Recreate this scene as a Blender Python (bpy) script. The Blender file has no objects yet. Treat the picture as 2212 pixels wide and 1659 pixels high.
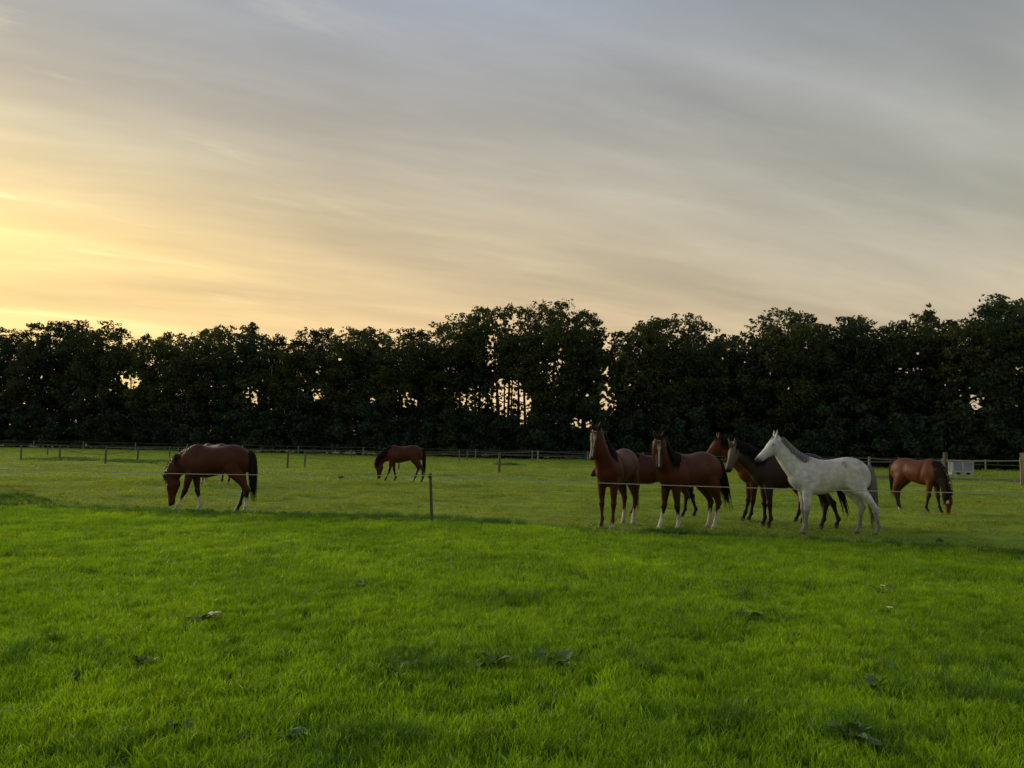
import bpy, math, random
import numpy as np
from mathutils import Vector, Matrix, kdtree
R = math.radians
random.seed(7)
RNG = np.random.default_rng(11)
S = bpy.context.scene
COL = S.collection

# ------------------------------------------------------------------ camera
CAM_H = 1.7
PITCH, ROLL = R(4.52), R(1.06)
FPX = 1662.0                                  # focal length for a picture 2212 wide
_f = Vector((0, math.cos(PITCH), math.sin(PITCH)))
_r = Vector((1, 0, 0))
_u = _r.cross(_f)
CR = _r * math.cos(ROLL) + _u * math.sin(ROLL)
CU = _u * math.cos(ROLL) - _r * math.sin(ROLL)
cam_d = bpy.data.cameras.new('camera')
cam_d.sensor_width = 36
cam_d.lens = 36 * FPX / 2212
cam_d.clip_start = 0.1
cam_d.clip_end = 3000
cam = bpy.data.objects.new('camera', cam_d)
COL.objects.link(cam)
M3 = Matrix((CR, CU, -_f)).transposed()
cam.matrix_world = Matrix.Translation((0, 0, CAM_H)) @ M3.to_4x4()
S.camera = cam

# ------------------------------------------------------------------ exposure
S.view_settings.view_transform = 'Standard'
S.view_settings.look = 'None'
S.view_settings.gamma = 1
S.view_settings.exposure = 0.18
S.view_settings.use_curve_mapping = False
S.render.film_transparent = False
try:
    S.cycles.max_bounces = 8
    S.cycles.transparent_max_bounces = 8
    S.cycles.use_denoising = True
except Exception:
    pass


def lin(r, g, b):
    f = lambda c: (c / 255 / 12.92) if c / 255 <= 0.04045 else ((c / 255 + 0.055) / 1.055) ** 2.4
    return (f(r), f(g), f(b), 1)


# ------------------------------------------------------------------ sky and sun
SUN_AZ, SUN_EL = R(-54), R(11)
world = bpy.data.worlds.new('World')
S.world = world
world.use_nodes = True
nt = world.node_tree
nt.nodes.clear()
N = nt.nodes.new
L = nt.links.new


def wmath(op, a, b=None, c=None, clamp=False):
    n = N('ShaderNodeMath')
    n.operation = op
    n.use_clamp = clamp
    for i, v in enumerate((a, b, c)):
        if v is None:
            continue
        if isinstance(v, (int, float)):
            n.inputs[i].default_value = v
        else:
            L(v, n.inputs[i])
    return n.outputs[0]


def wramp(fac, stops, interp='LINEAR'):
    n = N('ShaderNodeValToRGB')
    cr = n.color_ramp
    cr.interpolation = interp
    while len(cr.elements) < len(stops):
        cr.elements.new(0.5)
    for e, (p, c) in zip(cr.elements, stops):
        e.position = p
        e.color = c
    L(fac, n.inputs[0])
    return n.outputs[0]


def wmix(fac, a, b, mode='MIX'):
    n = N('ShaderNodeMix')
    n.data_type = 'RGBA'
    n.blend_type = mode
    if isinstance(fac, (int, float)):
        n.inputs[0].default_value = fac
    else:
        L(fac, n.inputs[0])
    for i, v in ((6, a), (7, b)):
        if isinstance(v, tuple):
            n.inputs[i].default_value = v
        else:
            L(v, n.inputs[i])
    return n.outputs[2]


tc = N('ShaderNodeTexCoord')
nrm = N('ShaderNodeVectorMath'); nrm.operation = 'NORMALIZE'
L(tc.outputs['Generated'], nrm.inputs[0])
sep = N('ShaderNodeSeparateXYZ'); L(nrm.outputs[0], sep.inputs[0])
dx_, dy_, dz_ = sep.outputs
elev = wmath('MULTIPLY', wmath('ARCSINE', wmath('MAXIMUM', dz_, 0.0)), 2 / math.pi)   # 0..1 over 0..90 deg
E = lambda d: d / 90.0
# slow warp so that the bands of the veil drift downwards to the right, like the cloud streaks
az = wmath('ARCTAN2', dx_, dy_)                                                        # radians, 0 ahead, + right
rampL = wramp(elev, [(E(0), lin(255, 224, 140)), (E(8), lin(252, 212, 128)), (E(13), lin(248, 210, 128)), (E(17), lin(238, 212, 155)),
                     (E(19.3), lin(222, 205, 166)), (E(22), lin(186, 174, 152)), (E(26), lin(162, 159, 153)), (E(34), lin(150, 156, 164)), (E(60), lin(120, 136, 160)), (E(90), lin(112, 128, 152))])
rampC = wramp(elev, [(E(0), lin(238, 200, 140)), (E(8), lin(228, 192, 138)), (E(12), lin(206, 181, 138)), (E(16), lin(192, 174, 142)),
                     (E(20), lin(180, 169, 149)), (E(25), lin(167, 163, 157)), (E(31), lin(155, 160, 170)), (E(60), lin(120, 134, 158)), (E(90), lin(112, 128, 152))])
rampR = wramp(elev, [(E(0), lin(190, 172, 146)), (E(8), lin(192, 174, 143)), (E(12), lin(175, 165, 143)), (E(17), lin(164, 161, 147)),
                     (E(23), lin(157, 157, 151)), (E(30), lin(144, 148, 151)), (E(60), lin(118, 130, 148)), (E(90), lin(112, 128, 152))])
azs = wmath('ABSOLUTE', wmath('SUBTRACT', az, SUN_AZ))
azs = wmath('MINIMUM', azs, wmath('SUBTRACT', 2 * math.pi, azs))                       # azimuth away from the sun


def smooth(x, a, b):
    n = N('ShaderNodeMapRange')
    n.interpolation_type = 'SMOOTHSTEP'
    n.inputs[1].default_value = a
    n.inputs[2].default_value = b
    L(x, n.inputs[0])
    return n.outputs[0]


base = wmix(smooth(azs, R(9), R(52)), rampL, rampC)
base = wmix(smooth(azs, R(40), R(88)), base, rampR)
# cloud streaks: a veil at cloud height, seen in perspective
inv = wmath('DIVIDE', 1.0, wmath('ADD', wmath('MAXIMUM', dz_, 0.0), 0.16))
cx = wmath('MULTIPLY', dx_, inv)
cy = wmath('MULTIPLY', dy_, inv)
comb = N('ShaderNodeCombineXYZ'); L(cx, comb.inputs[0]); L(cy, comb.inputs[1])


def streak(rot, sx, sy, scale, detail, lo, hi, rough=0.5, off=0.0):
    mp = N('ShaderNodeMapping'); mp.vector_type = 'TEXTURE'
    mp.inputs['Rotation'].default_value = (0, 0, R(rot))
    mp.inputs['Scale'].default_value = (sx, sy, 1)
    mp.inputs['Location'].default_value = (off, off * 0.7, 0)
    L(comb.outputs[0], mp.inputs[0])
    nz = N('ShaderNodeTexNoise')
    nz.inputs['Scale'].default_value = scale
    nz.inputs['Detail'].default_value = detail
    nz.inputs['Roughness'].default_value = rough
    L(mp.outputs[0], nz.inputs['Vector'])
    return smooth(nz.outputs[0], lo, hi)


st1 = streak(24, 3.0, 0.75, 0.9, 3, 0.3, 0.72, 0.45, 1.3)
st2 = streak(30, 1.9, 0.34, 1.0, 3, 0.34, 0.72, 0.45, 4.1)
st3 = streak(16, 1.2, 0.2, 1.5, 4, 0.4, 0.75, 0.5, 7.7)
s_all = wmath('ADD', wmath('ADD', wmath('MULTIPLY', st1, 0.23), wmath('MULTIPLY', st2, 0.18)), wmath('MULTIPLY', st3, 0.09))
st5 = streak(24, 1.5, .6, 1.9, 6, .34, .70, .58, 12.3)
gain = wmath('ADD', wmath('ADD', s_all, wmath('MULTIPLY', st5, .11)), 0.695)
vm = N('ShaderNodeVectorMath'); vm.operation = 'SCALE'
L(base, vm.inputs[0]); L(gain, vm.inputs['Scale'])
# bluish openings higher up in the veil
op = streak(-10, 2.4, 0.9, 0.9, 3, 0.5, 0.72, 0.5, 9.4)
col = wmix(wmath('MULTIPLY', wmath('MULTIPLY', op, smooth(elev, E(15), E(28))), 0.22), vm.outputs[0], lin(150, 168, 198))
# glow of the veiled sun, beyond the frame to the left
sd = Vector((math.sin(SUN_AZ) * math.cos(SUN_EL), math.cos(SUN_AZ) * math.cos(SUN_EL), math.sin(SUN_EL)))
dot = N('ShaderNodeVectorMath'); dot.operation = 'DOT_PRODUCT'
L(nrm.outputs[0], dot.inputs[0]); dot.inputs[1].default_value = sd
ang = wmath('ARCCOSINE', wmath('MINIMUM', dot.outputs['Value'], 0.99999))
g1 = wmath('EXPONENT', wmath('MULTIPLY', wmath('POWER', wmath('DIVIDE', ang, R(7.0)), 2.0), -1.0))
g2 = wmath('EXPONENT', wmath('MULTIPLY', wmath('DIVIDE', ang, R(9)), -1.0))
glow = wmath('ADD', wmath('MULTIPLY', g1, 6.0), wmath('MULTIPLY', g2, 0.36))
gs = N('ShaderNodeVectorMath'); gs.operation = 'SCALE'
gs.inputs[0].default_value = (1.0, 0.74, 0.34)
L(wmath('MULTIPLY', glow, wmath('ADD', wmath('MULTIPLY', st2, 0.5), 0.6)), gs.inputs['Scale'])
# small bright wisps near the sun
st4 = streak(34, .8, .22, 1.5, 5, .57, .80, .55, 2.2)
wv = wmath('MULTIPLY', wmath('MULTIPLY', st4, wmath('EXPONENT', wmath('MULTIPLY', wmath('DIVIDE', ang, R(12)), -1.0))), 1.9)
ws = N('ShaderNodeVectorMath'); ws.operation = 'SCALE'; ws.inputs[0].default_value = (1.0, .88, .55); L(wv, ws.inputs['Scale'])
ad0 = N('ShaderNodeVectorMath'); ad0.operation = 'ADD'; L(col, ad0.inputs[0]); L(ws.outputs[0], ad0.inputs[1]); col = ad0.outputs[0]
add = N('ShaderNodeVectorMath'); add.operation = 'ADD'
L(col, add.inputs[0]); L(gs.outputs[0], add.inputs[1])
bg = N('ShaderNodeBackground'); bg.inputs[1].default_value = 1.0
L(add.outputs[0], bg.inputs[0])
# clear sky behind the veil
sky = N('ShaderNodeTexSky'); sky.sky_type = 'NISHITA'; sky.sun_disc = False
sky.sun_elevation = SUN_EL; sky.sun_rotation = SUN_AZ
bg2 = N('ShaderNodeBackground'); bg2.inputs[1].default_value = 0.012
L(sky.outputs[0], bg2.inputs[0])
ad = N('ShaderNodeAddShader'); L(bg.outputs[0], ad.inputs[0]); L(bg2.outputs[0], ad.inputs[1])
wo = N('ShaderNodeOutputWorld'); L(ad.outputs[0], wo.inputs[0])

sun_d = bpy.data.lights.new('sun', 'SUN')
sun_d.energy = 2.3
sun_d.angle = R(40)
sun_d.color = (1.0, 0.84, 0.55)
sun = bpy.data.objects.new('sun', sun_d)
COL.objects.link(sun)
sun.rotation_euler = (-sd).to_track_quat('-Z', 'Y').to_euler()

# ------------------------------------------------------------------ helpers
def ray(x, y):
    """direction of a sight line, in picture units of 2212 x 1659"""
    return (_f + CR * ((x - 1106) / FPX) + CU * ((829.5 - y) / FPX))


def ground_at(x, y):
    d = ray(x, y)
    t = -CAM_H / d.z
    return Vector((d.x * t, d.y * t, 0))


def at_depth(x, y, Y):
    d = ray(x, y)
    t = Y / d.y
    return Vector((d.x * t, Y, CAM_H + d.z * t))


def gx(x, Y):
    """world X of a sight column at depth Y, near the horizon"""
    return at_depth(x, 961 + (x - 1106) * 0.0185, Y).x


def tag(o, label=None, cat=None, group=None, kind=None):
    if label: o['label'] = label
    if cat: o['category'] = cat
    if group: o['group'] = group
    if kind: o['kind'] = kind
    return o


def empty(name, loc=(0, 0, 0), rz=0.0):
    o = bpy.data.objects.new(name, None)
    COL.objects.link(o)
    o.empty_display_size = 0.2
    o.location = loc
    o.rotation_euler = (0, 0, rz)
    return o


def np_mesh(name, verts, faces, col=None, smooth=False, nper=None):
    """verts (n,3), faces (m,k) all of the same size"""
    verts = np.asarray(verts, dtype=np.float32)
    faces = np.asarray(faces, dtype=np.int32)
    me = bpy.data.meshes.new(name)
    k = faces.shape[1]
    me.vertices.add(len(verts)); me.vertices.foreach_set('co', verts.ravel())
    me.loops.add(faces.size); me.loops.foreach_set('vertex_index', faces.ravel())
    me.polygons.add(len(faces))
    me.polygons.foreach_set('loop_start', np.arange(0, faces.size, k, dtype=np.int32))
    me.polygons.foreach_set('loop_total', np.full(len(faces), k, dtype=np.int32))
    me.update(calc_edges=True)
    if smooth:
        me.polygons.foreach_set('use_smooth', np.ones(len(faces), dtype=bool))
    if col is not None:
        a = me.color_attributes.new('tone', 'FLOAT_COLOR', 'POINT')
        c = np.ones((len(verts), 4), dtype=np.float32)
        c[:, :3] = col
        a.data.foreach_set('color', c.ravel())
    return me


class MB:
    def __init__(s): s.v = []; s.f = []
    def box(s, c, h, rz=0.0, taper=1.0, top_shift=(0, 0)):
        cx, cy, cz = c; hx, hy, hz = h
        b = len(s.v)
        for z, k, sh in ((-hz, 1.0, (0, 0)), (hz, taper, top_shift)):
            for x, y in ((-hx, -hy), (hx, -hy), (hx, hy), (-hx, hy)):
                x *= k; y *= k
                s.v.append((cx + x * math.cos(rz) - y * math.sin(rz) + sh[0], cy + x * math.sin(rz) + y * math.cos(rz) + sh[1], cz + z))
        s.f += [tuple(b + i for i in q) for q in ((3, 2, 1, 0), (4, 5, 6, 7), (0, 1, 5, 4), (1, 2, 6, 5), (2, 3, 7, 6), (3, 0, 4, 7))]
    def tube(s, pts, rad, n=8, cap=True, flat=1.0):
        b = len(s.v)
        P = [Vector(p) for p in pts]
        ref = None
        for i, p in enumerate(P):
            t = (P[min(i + 1, len(P) - 1)] - P[max(i - 1, 0)]).normalized()
            if ref is None:
                ref = Vector((1, 0, 0)) if abs(t.x) < 0.8 else Vector((0, 0, 1))
            a = (ref - t * ref.dot(t)).normalized()
            ref = a
            c = t.cross(a)
            r = rad[i] if hasattr(rad, '__len__') else rad
            for k in range(n):
                th = 2 * math.pi * k / n
                s.v.append(tuple(p + a * (r * math.cos(th)) + c * (r * flat * math.sin(th))))
        for i in range(len(P) - 1):
            for k in range(n):
                s.f.append((b + i * n + k, b + i * n + (k + 1) % n, b + (i + 1) * n + (k + 1) % n, b + (i + 1) * n + k))
        if cap:
            s.f.append(tuple(b + k for k in reversed(range(n))))
            s.f.append(tuple(b + (len(P) - 1) * n + k for k in range(n)))
    def build(s, name, mat, parent=None, smooth=False):
        me = bpy.data.meshes.new(name)
        me.from_pydata([tuple(v) for v in s.v], [], s.f)
        me.update()
        if smooth:
            me.polygons.foreach_set('use_smooth', [True] * len(me.polygons))
        return link(name, me, mat, parent)


def link(name, me, mat, parent=None):
    o = bpy.data.objects.new(name, me)
    COL.objects.link(o)
    if mat is not None and not me.materials:
        me.materials.append(mat)
    if parent is not None:
        o.parent = parent
    return o


def hash_noise(x, y, seed=0):
    """smooth value noise on arrays, 0..1"""
    x = np.asarray(x, dtype=np.float64); y = np.asarray(y, dtype=np.float64)
    xi = np.floor(x).astype(np.int64); yi = np.floor(y).astype(np.int64)
    fx = x - xi; fy = y - yi
    fx = fx * fx * (3 - 2 * fx); fy = fy * fy * (3 - 2 * fy)
    def h(a, b):
        n = (a * 374761393 + b * 668265263 + seed * 1442695041) & 0x7fffffff
        n = ((n ^ (n >> 13)) * 1274126177) & 0x7fffffff
        return ((n ^ (n >> 16)) & 0xffff) / 65535.0
    return (h(xi, yi) * (1 - fx) + h(xi + 1, yi) * fx) * (1 - fy) + (h(xi, yi + 1) * (1 - fx) + h(xi + 1, yi + 1) * fx) * fy


def fbm(x, y, seed=0, oct=3):
    s = 0; a = 1; t = 0
    for i in range(oct):
        s = s + a * hash_noise(np.asarray(x) * 2 ** i, np.asarray(y) * 2 ** i, seed + i * 17); t += a; a *= 0.5
    return s / t


# ------------------------------------------------------------------ materials
def mat(name, color=(0.5, 0.5, 0.5), rough=0.7, spec=0.3, var=0.0, vscale=3.0, bump=0.0, attr=None, trans=None, tcol=None, obj_rand=0.0, hue_to=None, sheen=0.0, coord='Object', stretch=None):
    m = bpy.data.materials.new(name)
    m.use_nodes = True
    t = m.node_tree; n = t.nodes; l = t.links
    p = n['Principled BSDF']; out = n['Material Output']
    p.inputs['Roughness'].default_value = rough
    p.inputs['Specular IOR Level'].default_value = spec
    if sheen:
        p.inputs['Sheen Weight'].default_value = sheen
        p.inputs['Sheen Roughness'].default_value = 0.4
    if attr:
        a = n.new('ShaderNodeAttribute'); a.attribute_name = attr
        c = a.outputs['Color']
        if color != (1, 1, 1):
            mx = n.new('ShaderNodeMix'); mx.data_type = 'RGBA'; mx.blend_type = 'MULTIPLY'; mx.inputs[0].default_value = 1
            l.new(c, mx.inputs[6]); mx.inputs[7].default_value = (*color, 1)
            c = mx.outputs[2]
    else:
        rgb = n.new('ShaderNodeRGB'); rgb.outputs[0].default_value = (*color, 1)
        c = rgb.outputs[0]
    if coord == 'World':
        ge = n.new('ShaderNodeNewGeometry'); vec = ge.outputs['Position']
    else:
        tcn = n.new('ShaderNodeTexCoord'); vec = tcn.outputs['Object']
    if stretch:
        mp = n.new('ShaderNodeMapping'); mp.inputs['Scale'].default_value = stretch
        l.new(vec, mp.inputs[0]); vec = mp.outputs[0]
    nz = n.new('ShaderNodeTexNoise'); nz.inputs['Scale'].default_value = vscale; nz.inputs['Detail'].default_value = 5
    l.new(vec, nz.inputs['Vector'])
    if hue_to is not None:
        mr = n.new('ShaderNodeMapRange'); mr.inputs[1].default_value = 0.38; mr.inputs[2].default_value = 0.64
        l.new(nz.outputs[0], mr.inputs[0])
        mx = n.new('ShaderNodeMix'); mx.data_type = 'RGBA'
        l.new(mr.outputs[0], mx.inputs[0]); l.new(c, mx.inputs[6]); mx.inputs[7].default_value = (*hue_to, 1)
        c = mx.outputs[2]
    if var:
        mr = n.new('ShaderNodeMapRange'); mr.inputs[1].default_value = 0.3; mr.inputs[2].default_value = 0.7
        mr.inputs[3].default_value = 1 - var; mr.inputs[4].default_value = 1 + var
        l.new(nz.outputs[0], mr.inputs[0])
        vs = n.new('ShaderNodeVectorMath'); vs.operation = 'SCALE'
        l.new(c, vs.inputs[0]); l.new(mr.outputs[0], vs.inputs['Scale']); c = vs.outputs[0]
    if obj_rand:
        oi = n.new('ShaderNodeObjectInfo')
        mr = n.new('ShaderNodeMapRange'); mr.inputs[3].default_value = 1 - obj_rand; mr.inputs[4].default_value = 1 + obj_rand
        l.new(oi.outputs['Random'], mr.inputs[0])
        vs = n.new('ShaderNodeVectorMath'); vs.operation = 'SCALE'
        l.new(c, vs.inputs[0]); l.new(mr.outputs[0], vs.inputs['Scale']); c = vs.outputs[0]
    l.new(c, p.inputs['Base Color'])
    if bump:
        nb = n.new('ShaderNodeTexNoise'); nb.inputs['Scale'].default_value = vscale * 5; nb.inputs['Detail'].default_value = 4
        l.new(vec, nb.inputs['Vector'])
        bm = n.new('ShaderNodeBump'); bm.inputs['Strength'].default_value = bump; bm.inputs['Distance'].default_value = 0.02
        l.new(nb.outputs[0], bm.inputs['Height']); l.new(bm.outputs[0], p.inputs['Normal'])
    if trans:
        tr = n.new('ShaderNodeBsdfTranslucent')
        vs = n.new('ShaderNodeVectorMath'); vs.operation = 'MULTIPLY'
        l.new(c, vs.inputs[0]); vs.inputs[1].default_value = tcol or (1, 1, 1)
        l.new(vs.outputs[0], tr.inputs[0])
        ms = n.new('ShaderNodeMixShader'); ms.inputs[0].default_value = trans
        l.new(p.outputs[0], ms.inputs[1]); l.new(tr.outputs[0], ms.inputs[2])
        l.new(ms.outputs[0], out.inputs['Surface'])
    return m


M = {}
M['ground'] = mat('ground_soil_grass', (1, 1, 1), 0.95, 0.1, var=0.35, vscale=1.1, bump=0.5, attr='tone', coord='World')
M['lush'] = mat('lush_grass', (0.178, 0.320, 0.007), 0.42, 0.4, var=0.15, vscale=0.5, obj_rand=0.36, trans=0.5, tcol=(1.3, 1.4, 0.5), coord='World', hue_to=(0.24, 0.365, 0.007))
M['pasture'] = mat('grazed_grass', (0.215, 0.305, 0.04), 0.6, 0.3, var=0.2, vscale=0.35, obj_rand=0.22, trans=0.45, tcol=(1.3, 1.25, 0.6), coord='World', hue_to=(0.265, 0.325, 0.05))
M['deep'] = mat('deep_green_grass', (0.07, 0.16, 0.018), 0.5, 0.35, var=0.2, vscale=0.8, obj_rand=0.25, trans=0.4, tcol=(1.2, 1.3, 0.7), coord='World')
M['weed'] = mat('broad_leaf', (0.11, 0.21, 0.05), 0.35, 0.55, var=0.25, vscale=14, bump=0.4, trans=0.3, tcol=(1.3, 1.5, 0.6))
M['weed_pale'] = mat('broad_leaf_pale', (0.22, 0.30, 0.09), 0.5, 0.4, var=0.2, vscale=14, bump=0.4, trans=0.3, tcol=(1.3, 1.5, 0.6))
M['leafA'] = mat('tree_leaves', (0.038, 0.058, 0.019), 0.6, 0.25, var=0.45, vscale=0.22, obj_rand=0.25, trans=0.3, tcol=(1.5, 1.4, 0.6), hue_to=(0.052, 0.070, 0.019))
M['leafB'] = mat('tree_leaves_olive', (0.056, 0.066, 0.022), 0.6, 0.25, var=0.45, vscale=0.22, obj_rand=0.25, trans=0.3, tcol=(1.5, 1.4, 0.6), hue_to=(0.042, 0.057, 0.019))
M['leafC'] = mat('tree_leaves_cool', (0.024, 0.046, 0.024), 0.6, 0.25, var=0.45, vscale=0.22, obj_rand=0.25, trans=0.3, tcol=(1.4, 1.4, 0.7))
M['bark'] = mat('bark', (0.07, 0.055, 0.04), 0.9, 0.1, var=0.4, vscale=2.5, bump=0.8, stretch=(1, 1, 0.25))
M['birch'] = mat('pale_bark', (0.30, 0.27, 0.22), 0.8, 0.2, var=0.4, vscale=3, bump=0.5, stretch=(1, 1, 2.5))
M['wood'] = mat('weathered_wood', (0.115, 0.098, 0.078), 0.85, 0.2, var=0.35, vscale=6, bump=0.7, stretch=(1, 1, 0.15))
M['wood_pale'] = mat('pale_wood', (0.26, 0.245, 0.18), 0.85, 0.2, var=0.3, vscale=6, bump=0.6, stretch=(1, 1, 0.15))
M['tape_far'] = mat('weathered_tape', (0.12, 0.135, 0.115), 0.7, 0.2, var=0.2, vscale=1)
M['tape'] = mat('fence_tape', (0.38, 0.38, 0.34), 0.6, 0.3, var=0.12, vscale=3)
M['white_post'] = mat('plastic_post', (0.22, 0.23, 0.2), 0.6, 0.3, var=0.15, vscale=5)
M['black'] = mat('black_plastic', (0.015, 0.015, 0.016), 0.5, 0.4)
M['crate'] = mat('crate_plastic', (0.34, 0.37, 0.40), 0.55, 0.4, var=0.18, vscale=2.2, bump=0.2)
M['crate_in'] = mat('crate_plastic_shaded', (0.22, 0.25, 0.28), 0.65, 0.3, var=0.25, vscale=2.2)  # recess shade put into the colour: panels darker than ribs and rim
M['petal'] = mat('petal', (0.75, 0.74, 0.66), 0.6, 0.3)
M['petal_eye'] = mat('flower_centre', (0.5, 0.33, 0.03), 0.7, 0.2)
M['dung'] = mat('dung', (0.03, 0.025, 0.015), 0.9, 0.1, var=0.3, vscale=20, bump=0.7)
M['coat_grey'] = mat('dapple_coat', (1, 1, 1), 0.6, 0.2, var=0.2, vscale=11, bump=0.10, attr='tone')
M['coat'] = mat('horse_coat', (1, 1, 1), 0.5, 0.2, var=0.32, vscale=2.3, bump=0.10, attr='tone', sheen=0.0)
M['hoof'] = mat('hoof_horn', (0.05, 0.04, 0.03), 0.6, 0.3)
M['eye'] = mat('horse_eye', (0.006, 0.004, 0.003), 0.12, 0.6)
_hair = {}


def hair_mat(c):
    if c not in _hair:
        _hair[c] = mat('horse_hair', c, 0.75, 0.12, var=0.35, vscale=9, stretch=(3, 3, 0.6))
    return _hair[c]


# ------------------------------------------------------------------ ground
EDGE = [(0, 1093), (300, 1108), (560, 1117), (930, 1124), (1250, 1146), (1500, 1160), (1700, 1166), (1900, 1180), (2212, 1198)]
_EP = [ground_at(*p) for p in EDGE]
EX = np.array([-60.0] + [p.x for p in _EP] + [40.0])
EY = np.array([_EP[0].y] + [p.y for p in _EP] + [_EP[-1].y - 4.0])


def edge_y(x):
    return np.interp(x, EX, EY)


def terrain(x, y):
    x = np.asarray(x, float); y = np.asarray(y, float)
    far = np.clip((y - edge_y(x)) / 14.0, 0, 1)
    b = (fbm(x * 0.55, y * 0.75, 3, 3) - 0.5) * 0.10 + (fbm(x * 0.09, y * 0.16, 9, 2) - 0.5) * 0.34 * np.clip((y - 24) / 25, 0, 1) + (fbm(x * 1.1, y * 1.3, 13, 2) - 0.5) * 0.09
    near = (fbm(x * 0.9, y * 0.9, 21, 2) - 0.5) * 0.035
    z = near * (1 - far) + b * (0.35 + 0.65 * far)
    k = np.clip(np.hypot(x, y) / 140.0 - 1.0, 0, 1)
    return z * (1 - k) - 0.01


def mud(x, y):
    a = np.exp(-((y - (51 + 0.06 * (x - 30))) / 3.0) ** 2) * np.clip((x - 20) / 4, 0, 1)
    a = a * (0.75 + 0.6 * (fbm(x * 0.5, y * 0.8, 5, 2) - 0.5))
    return np.clip(a * 1.9, 0, 1)


xs = np.concatenate([np.linspace(-900, -90, 20)[:-1], np.arange(-90, -26, 1.0), np.arange(-26, 26, 0.32), np.arange(26, 90, 1.0), np.linspace(90, 900, 20)])
ys = np.concatenate([np.linspace(-300, -8, 10)[:-1], np.arange(-8, 42, 0.25), np.arange(42, 105, 0.6), np.linspace(105, 1400, 24)])
X, Y = np.meshgrid(xs, ys)
Z = terrain(X, Y)
nv = np.stack([X.ravel(), Y.ravel(), Z.ravel()], 1)
nx, ny = len(xs), len(ys)
ii, jj = np.meshgrid(np.arange(nx - 1), np.arange(ny - 1))
a0 = (jj * nx + ii).ravel()
fc = np.stack([a0, a0 + 1, a0 + nx + 1, a0 + nx], 1)
fx_, fy_ = nv[:, 0], nv[:, 1]
lush = np.array([0.05, 0.12, 0.005]); past = np.array([0.163, 0.242, 0.028]); soil = np.array([0.085, 0.072, 0.05])
k = np.clip((fy_ - edge_y(fx_)) / 0.8 + 0.5, 0, 1)[:, None]
pn = fbm(fx_ * 0.12, fy_ * 0.3, 31, 3)[:, None]
past_v = past * (0.65 + 0.75 * pn) + np.array([-0.02, 0.015, 0]) * np.clip((fy_[:, None] - 60) / 20, 0, 1)
tone = lush * (1 - k) + past_v * k
mk = mud(fx_, fy_)[:, None]
tone = tone * (1 - mk) + soil * mk
# bare dark soil under the wood
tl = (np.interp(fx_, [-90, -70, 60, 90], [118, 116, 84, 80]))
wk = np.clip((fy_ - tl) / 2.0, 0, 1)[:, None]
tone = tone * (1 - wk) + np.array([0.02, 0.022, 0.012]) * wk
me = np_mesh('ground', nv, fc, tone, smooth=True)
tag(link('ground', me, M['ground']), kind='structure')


# ------------------------------------------------------------------ grass
SRC = bpy.data.collections.new('tuft_sources')


def tuft_mesh(name, n, rad, h0, h1, w, lean, seed, segs=3, curl=0.5):
    g = np.random.default_rng(seed)
    V = []; F = []
    for i in range(n):
        a = g.uniform(0, 2 * math.pi); r = rad * math.sqrt(g.uniform())
        bx, by = r * math.cos(a), r * math.sin(a)
        h = g.uniform(h0, h1); la = g.uniform(0, 2 * math.pi); ln = g.uniform(0.1, 1) * lean * h
        wa = g.uniform(0, 2 * math.pi); ww = w * g.uniform(0.6, 1.2)
        ox, oy = math.cos(wa) * ww / 2, math.sin(wa) * ww / 2
        b = len(V)
        for s in range(segs):
            t = s / segs
            px = bx + math.cos(la) * ln * t ** 1.8; py = by + math.sin(la) * ln * t ** 1.8
            pz = h * (t - curl * lean * 0.35 * t ** 3)
            k = 1 - 0.45 * t
            V.append((px - ox * k, py - oy * k, pz - (0.01 if s == 0 else 0))); V.append((px + ox * k, py + oy * k, pz - (0.01 if s == 0 else 0)))
        px = bx + math.cos(la) * ln; py = by + math.sin(la) * ln
        V.append((px, py, h * (1 - curl * lean * 0.35)))
        for s in range(segs - 1):
            q = b + 2 * s
            F += [(q, q + 1, q + 3), (q, q + 3, q + 2)]
        q = b + 2 * (segs - 1)
        F.append((q, q + 1, q + 2))
    return np_mesh(name, V, F)


def make_sources(prefix, material, count, **kw):
    c = bpy.data.collections.new(prefix)
    for i in range(count):
        me = tuft_mesh(prefix, seed=100 + i * 7 + len(prefix), **kw)
        me.materials.append(material)
        o = bpy.data.objects.new(prefix, me)
        c.objects.link(o)
    return c


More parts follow.
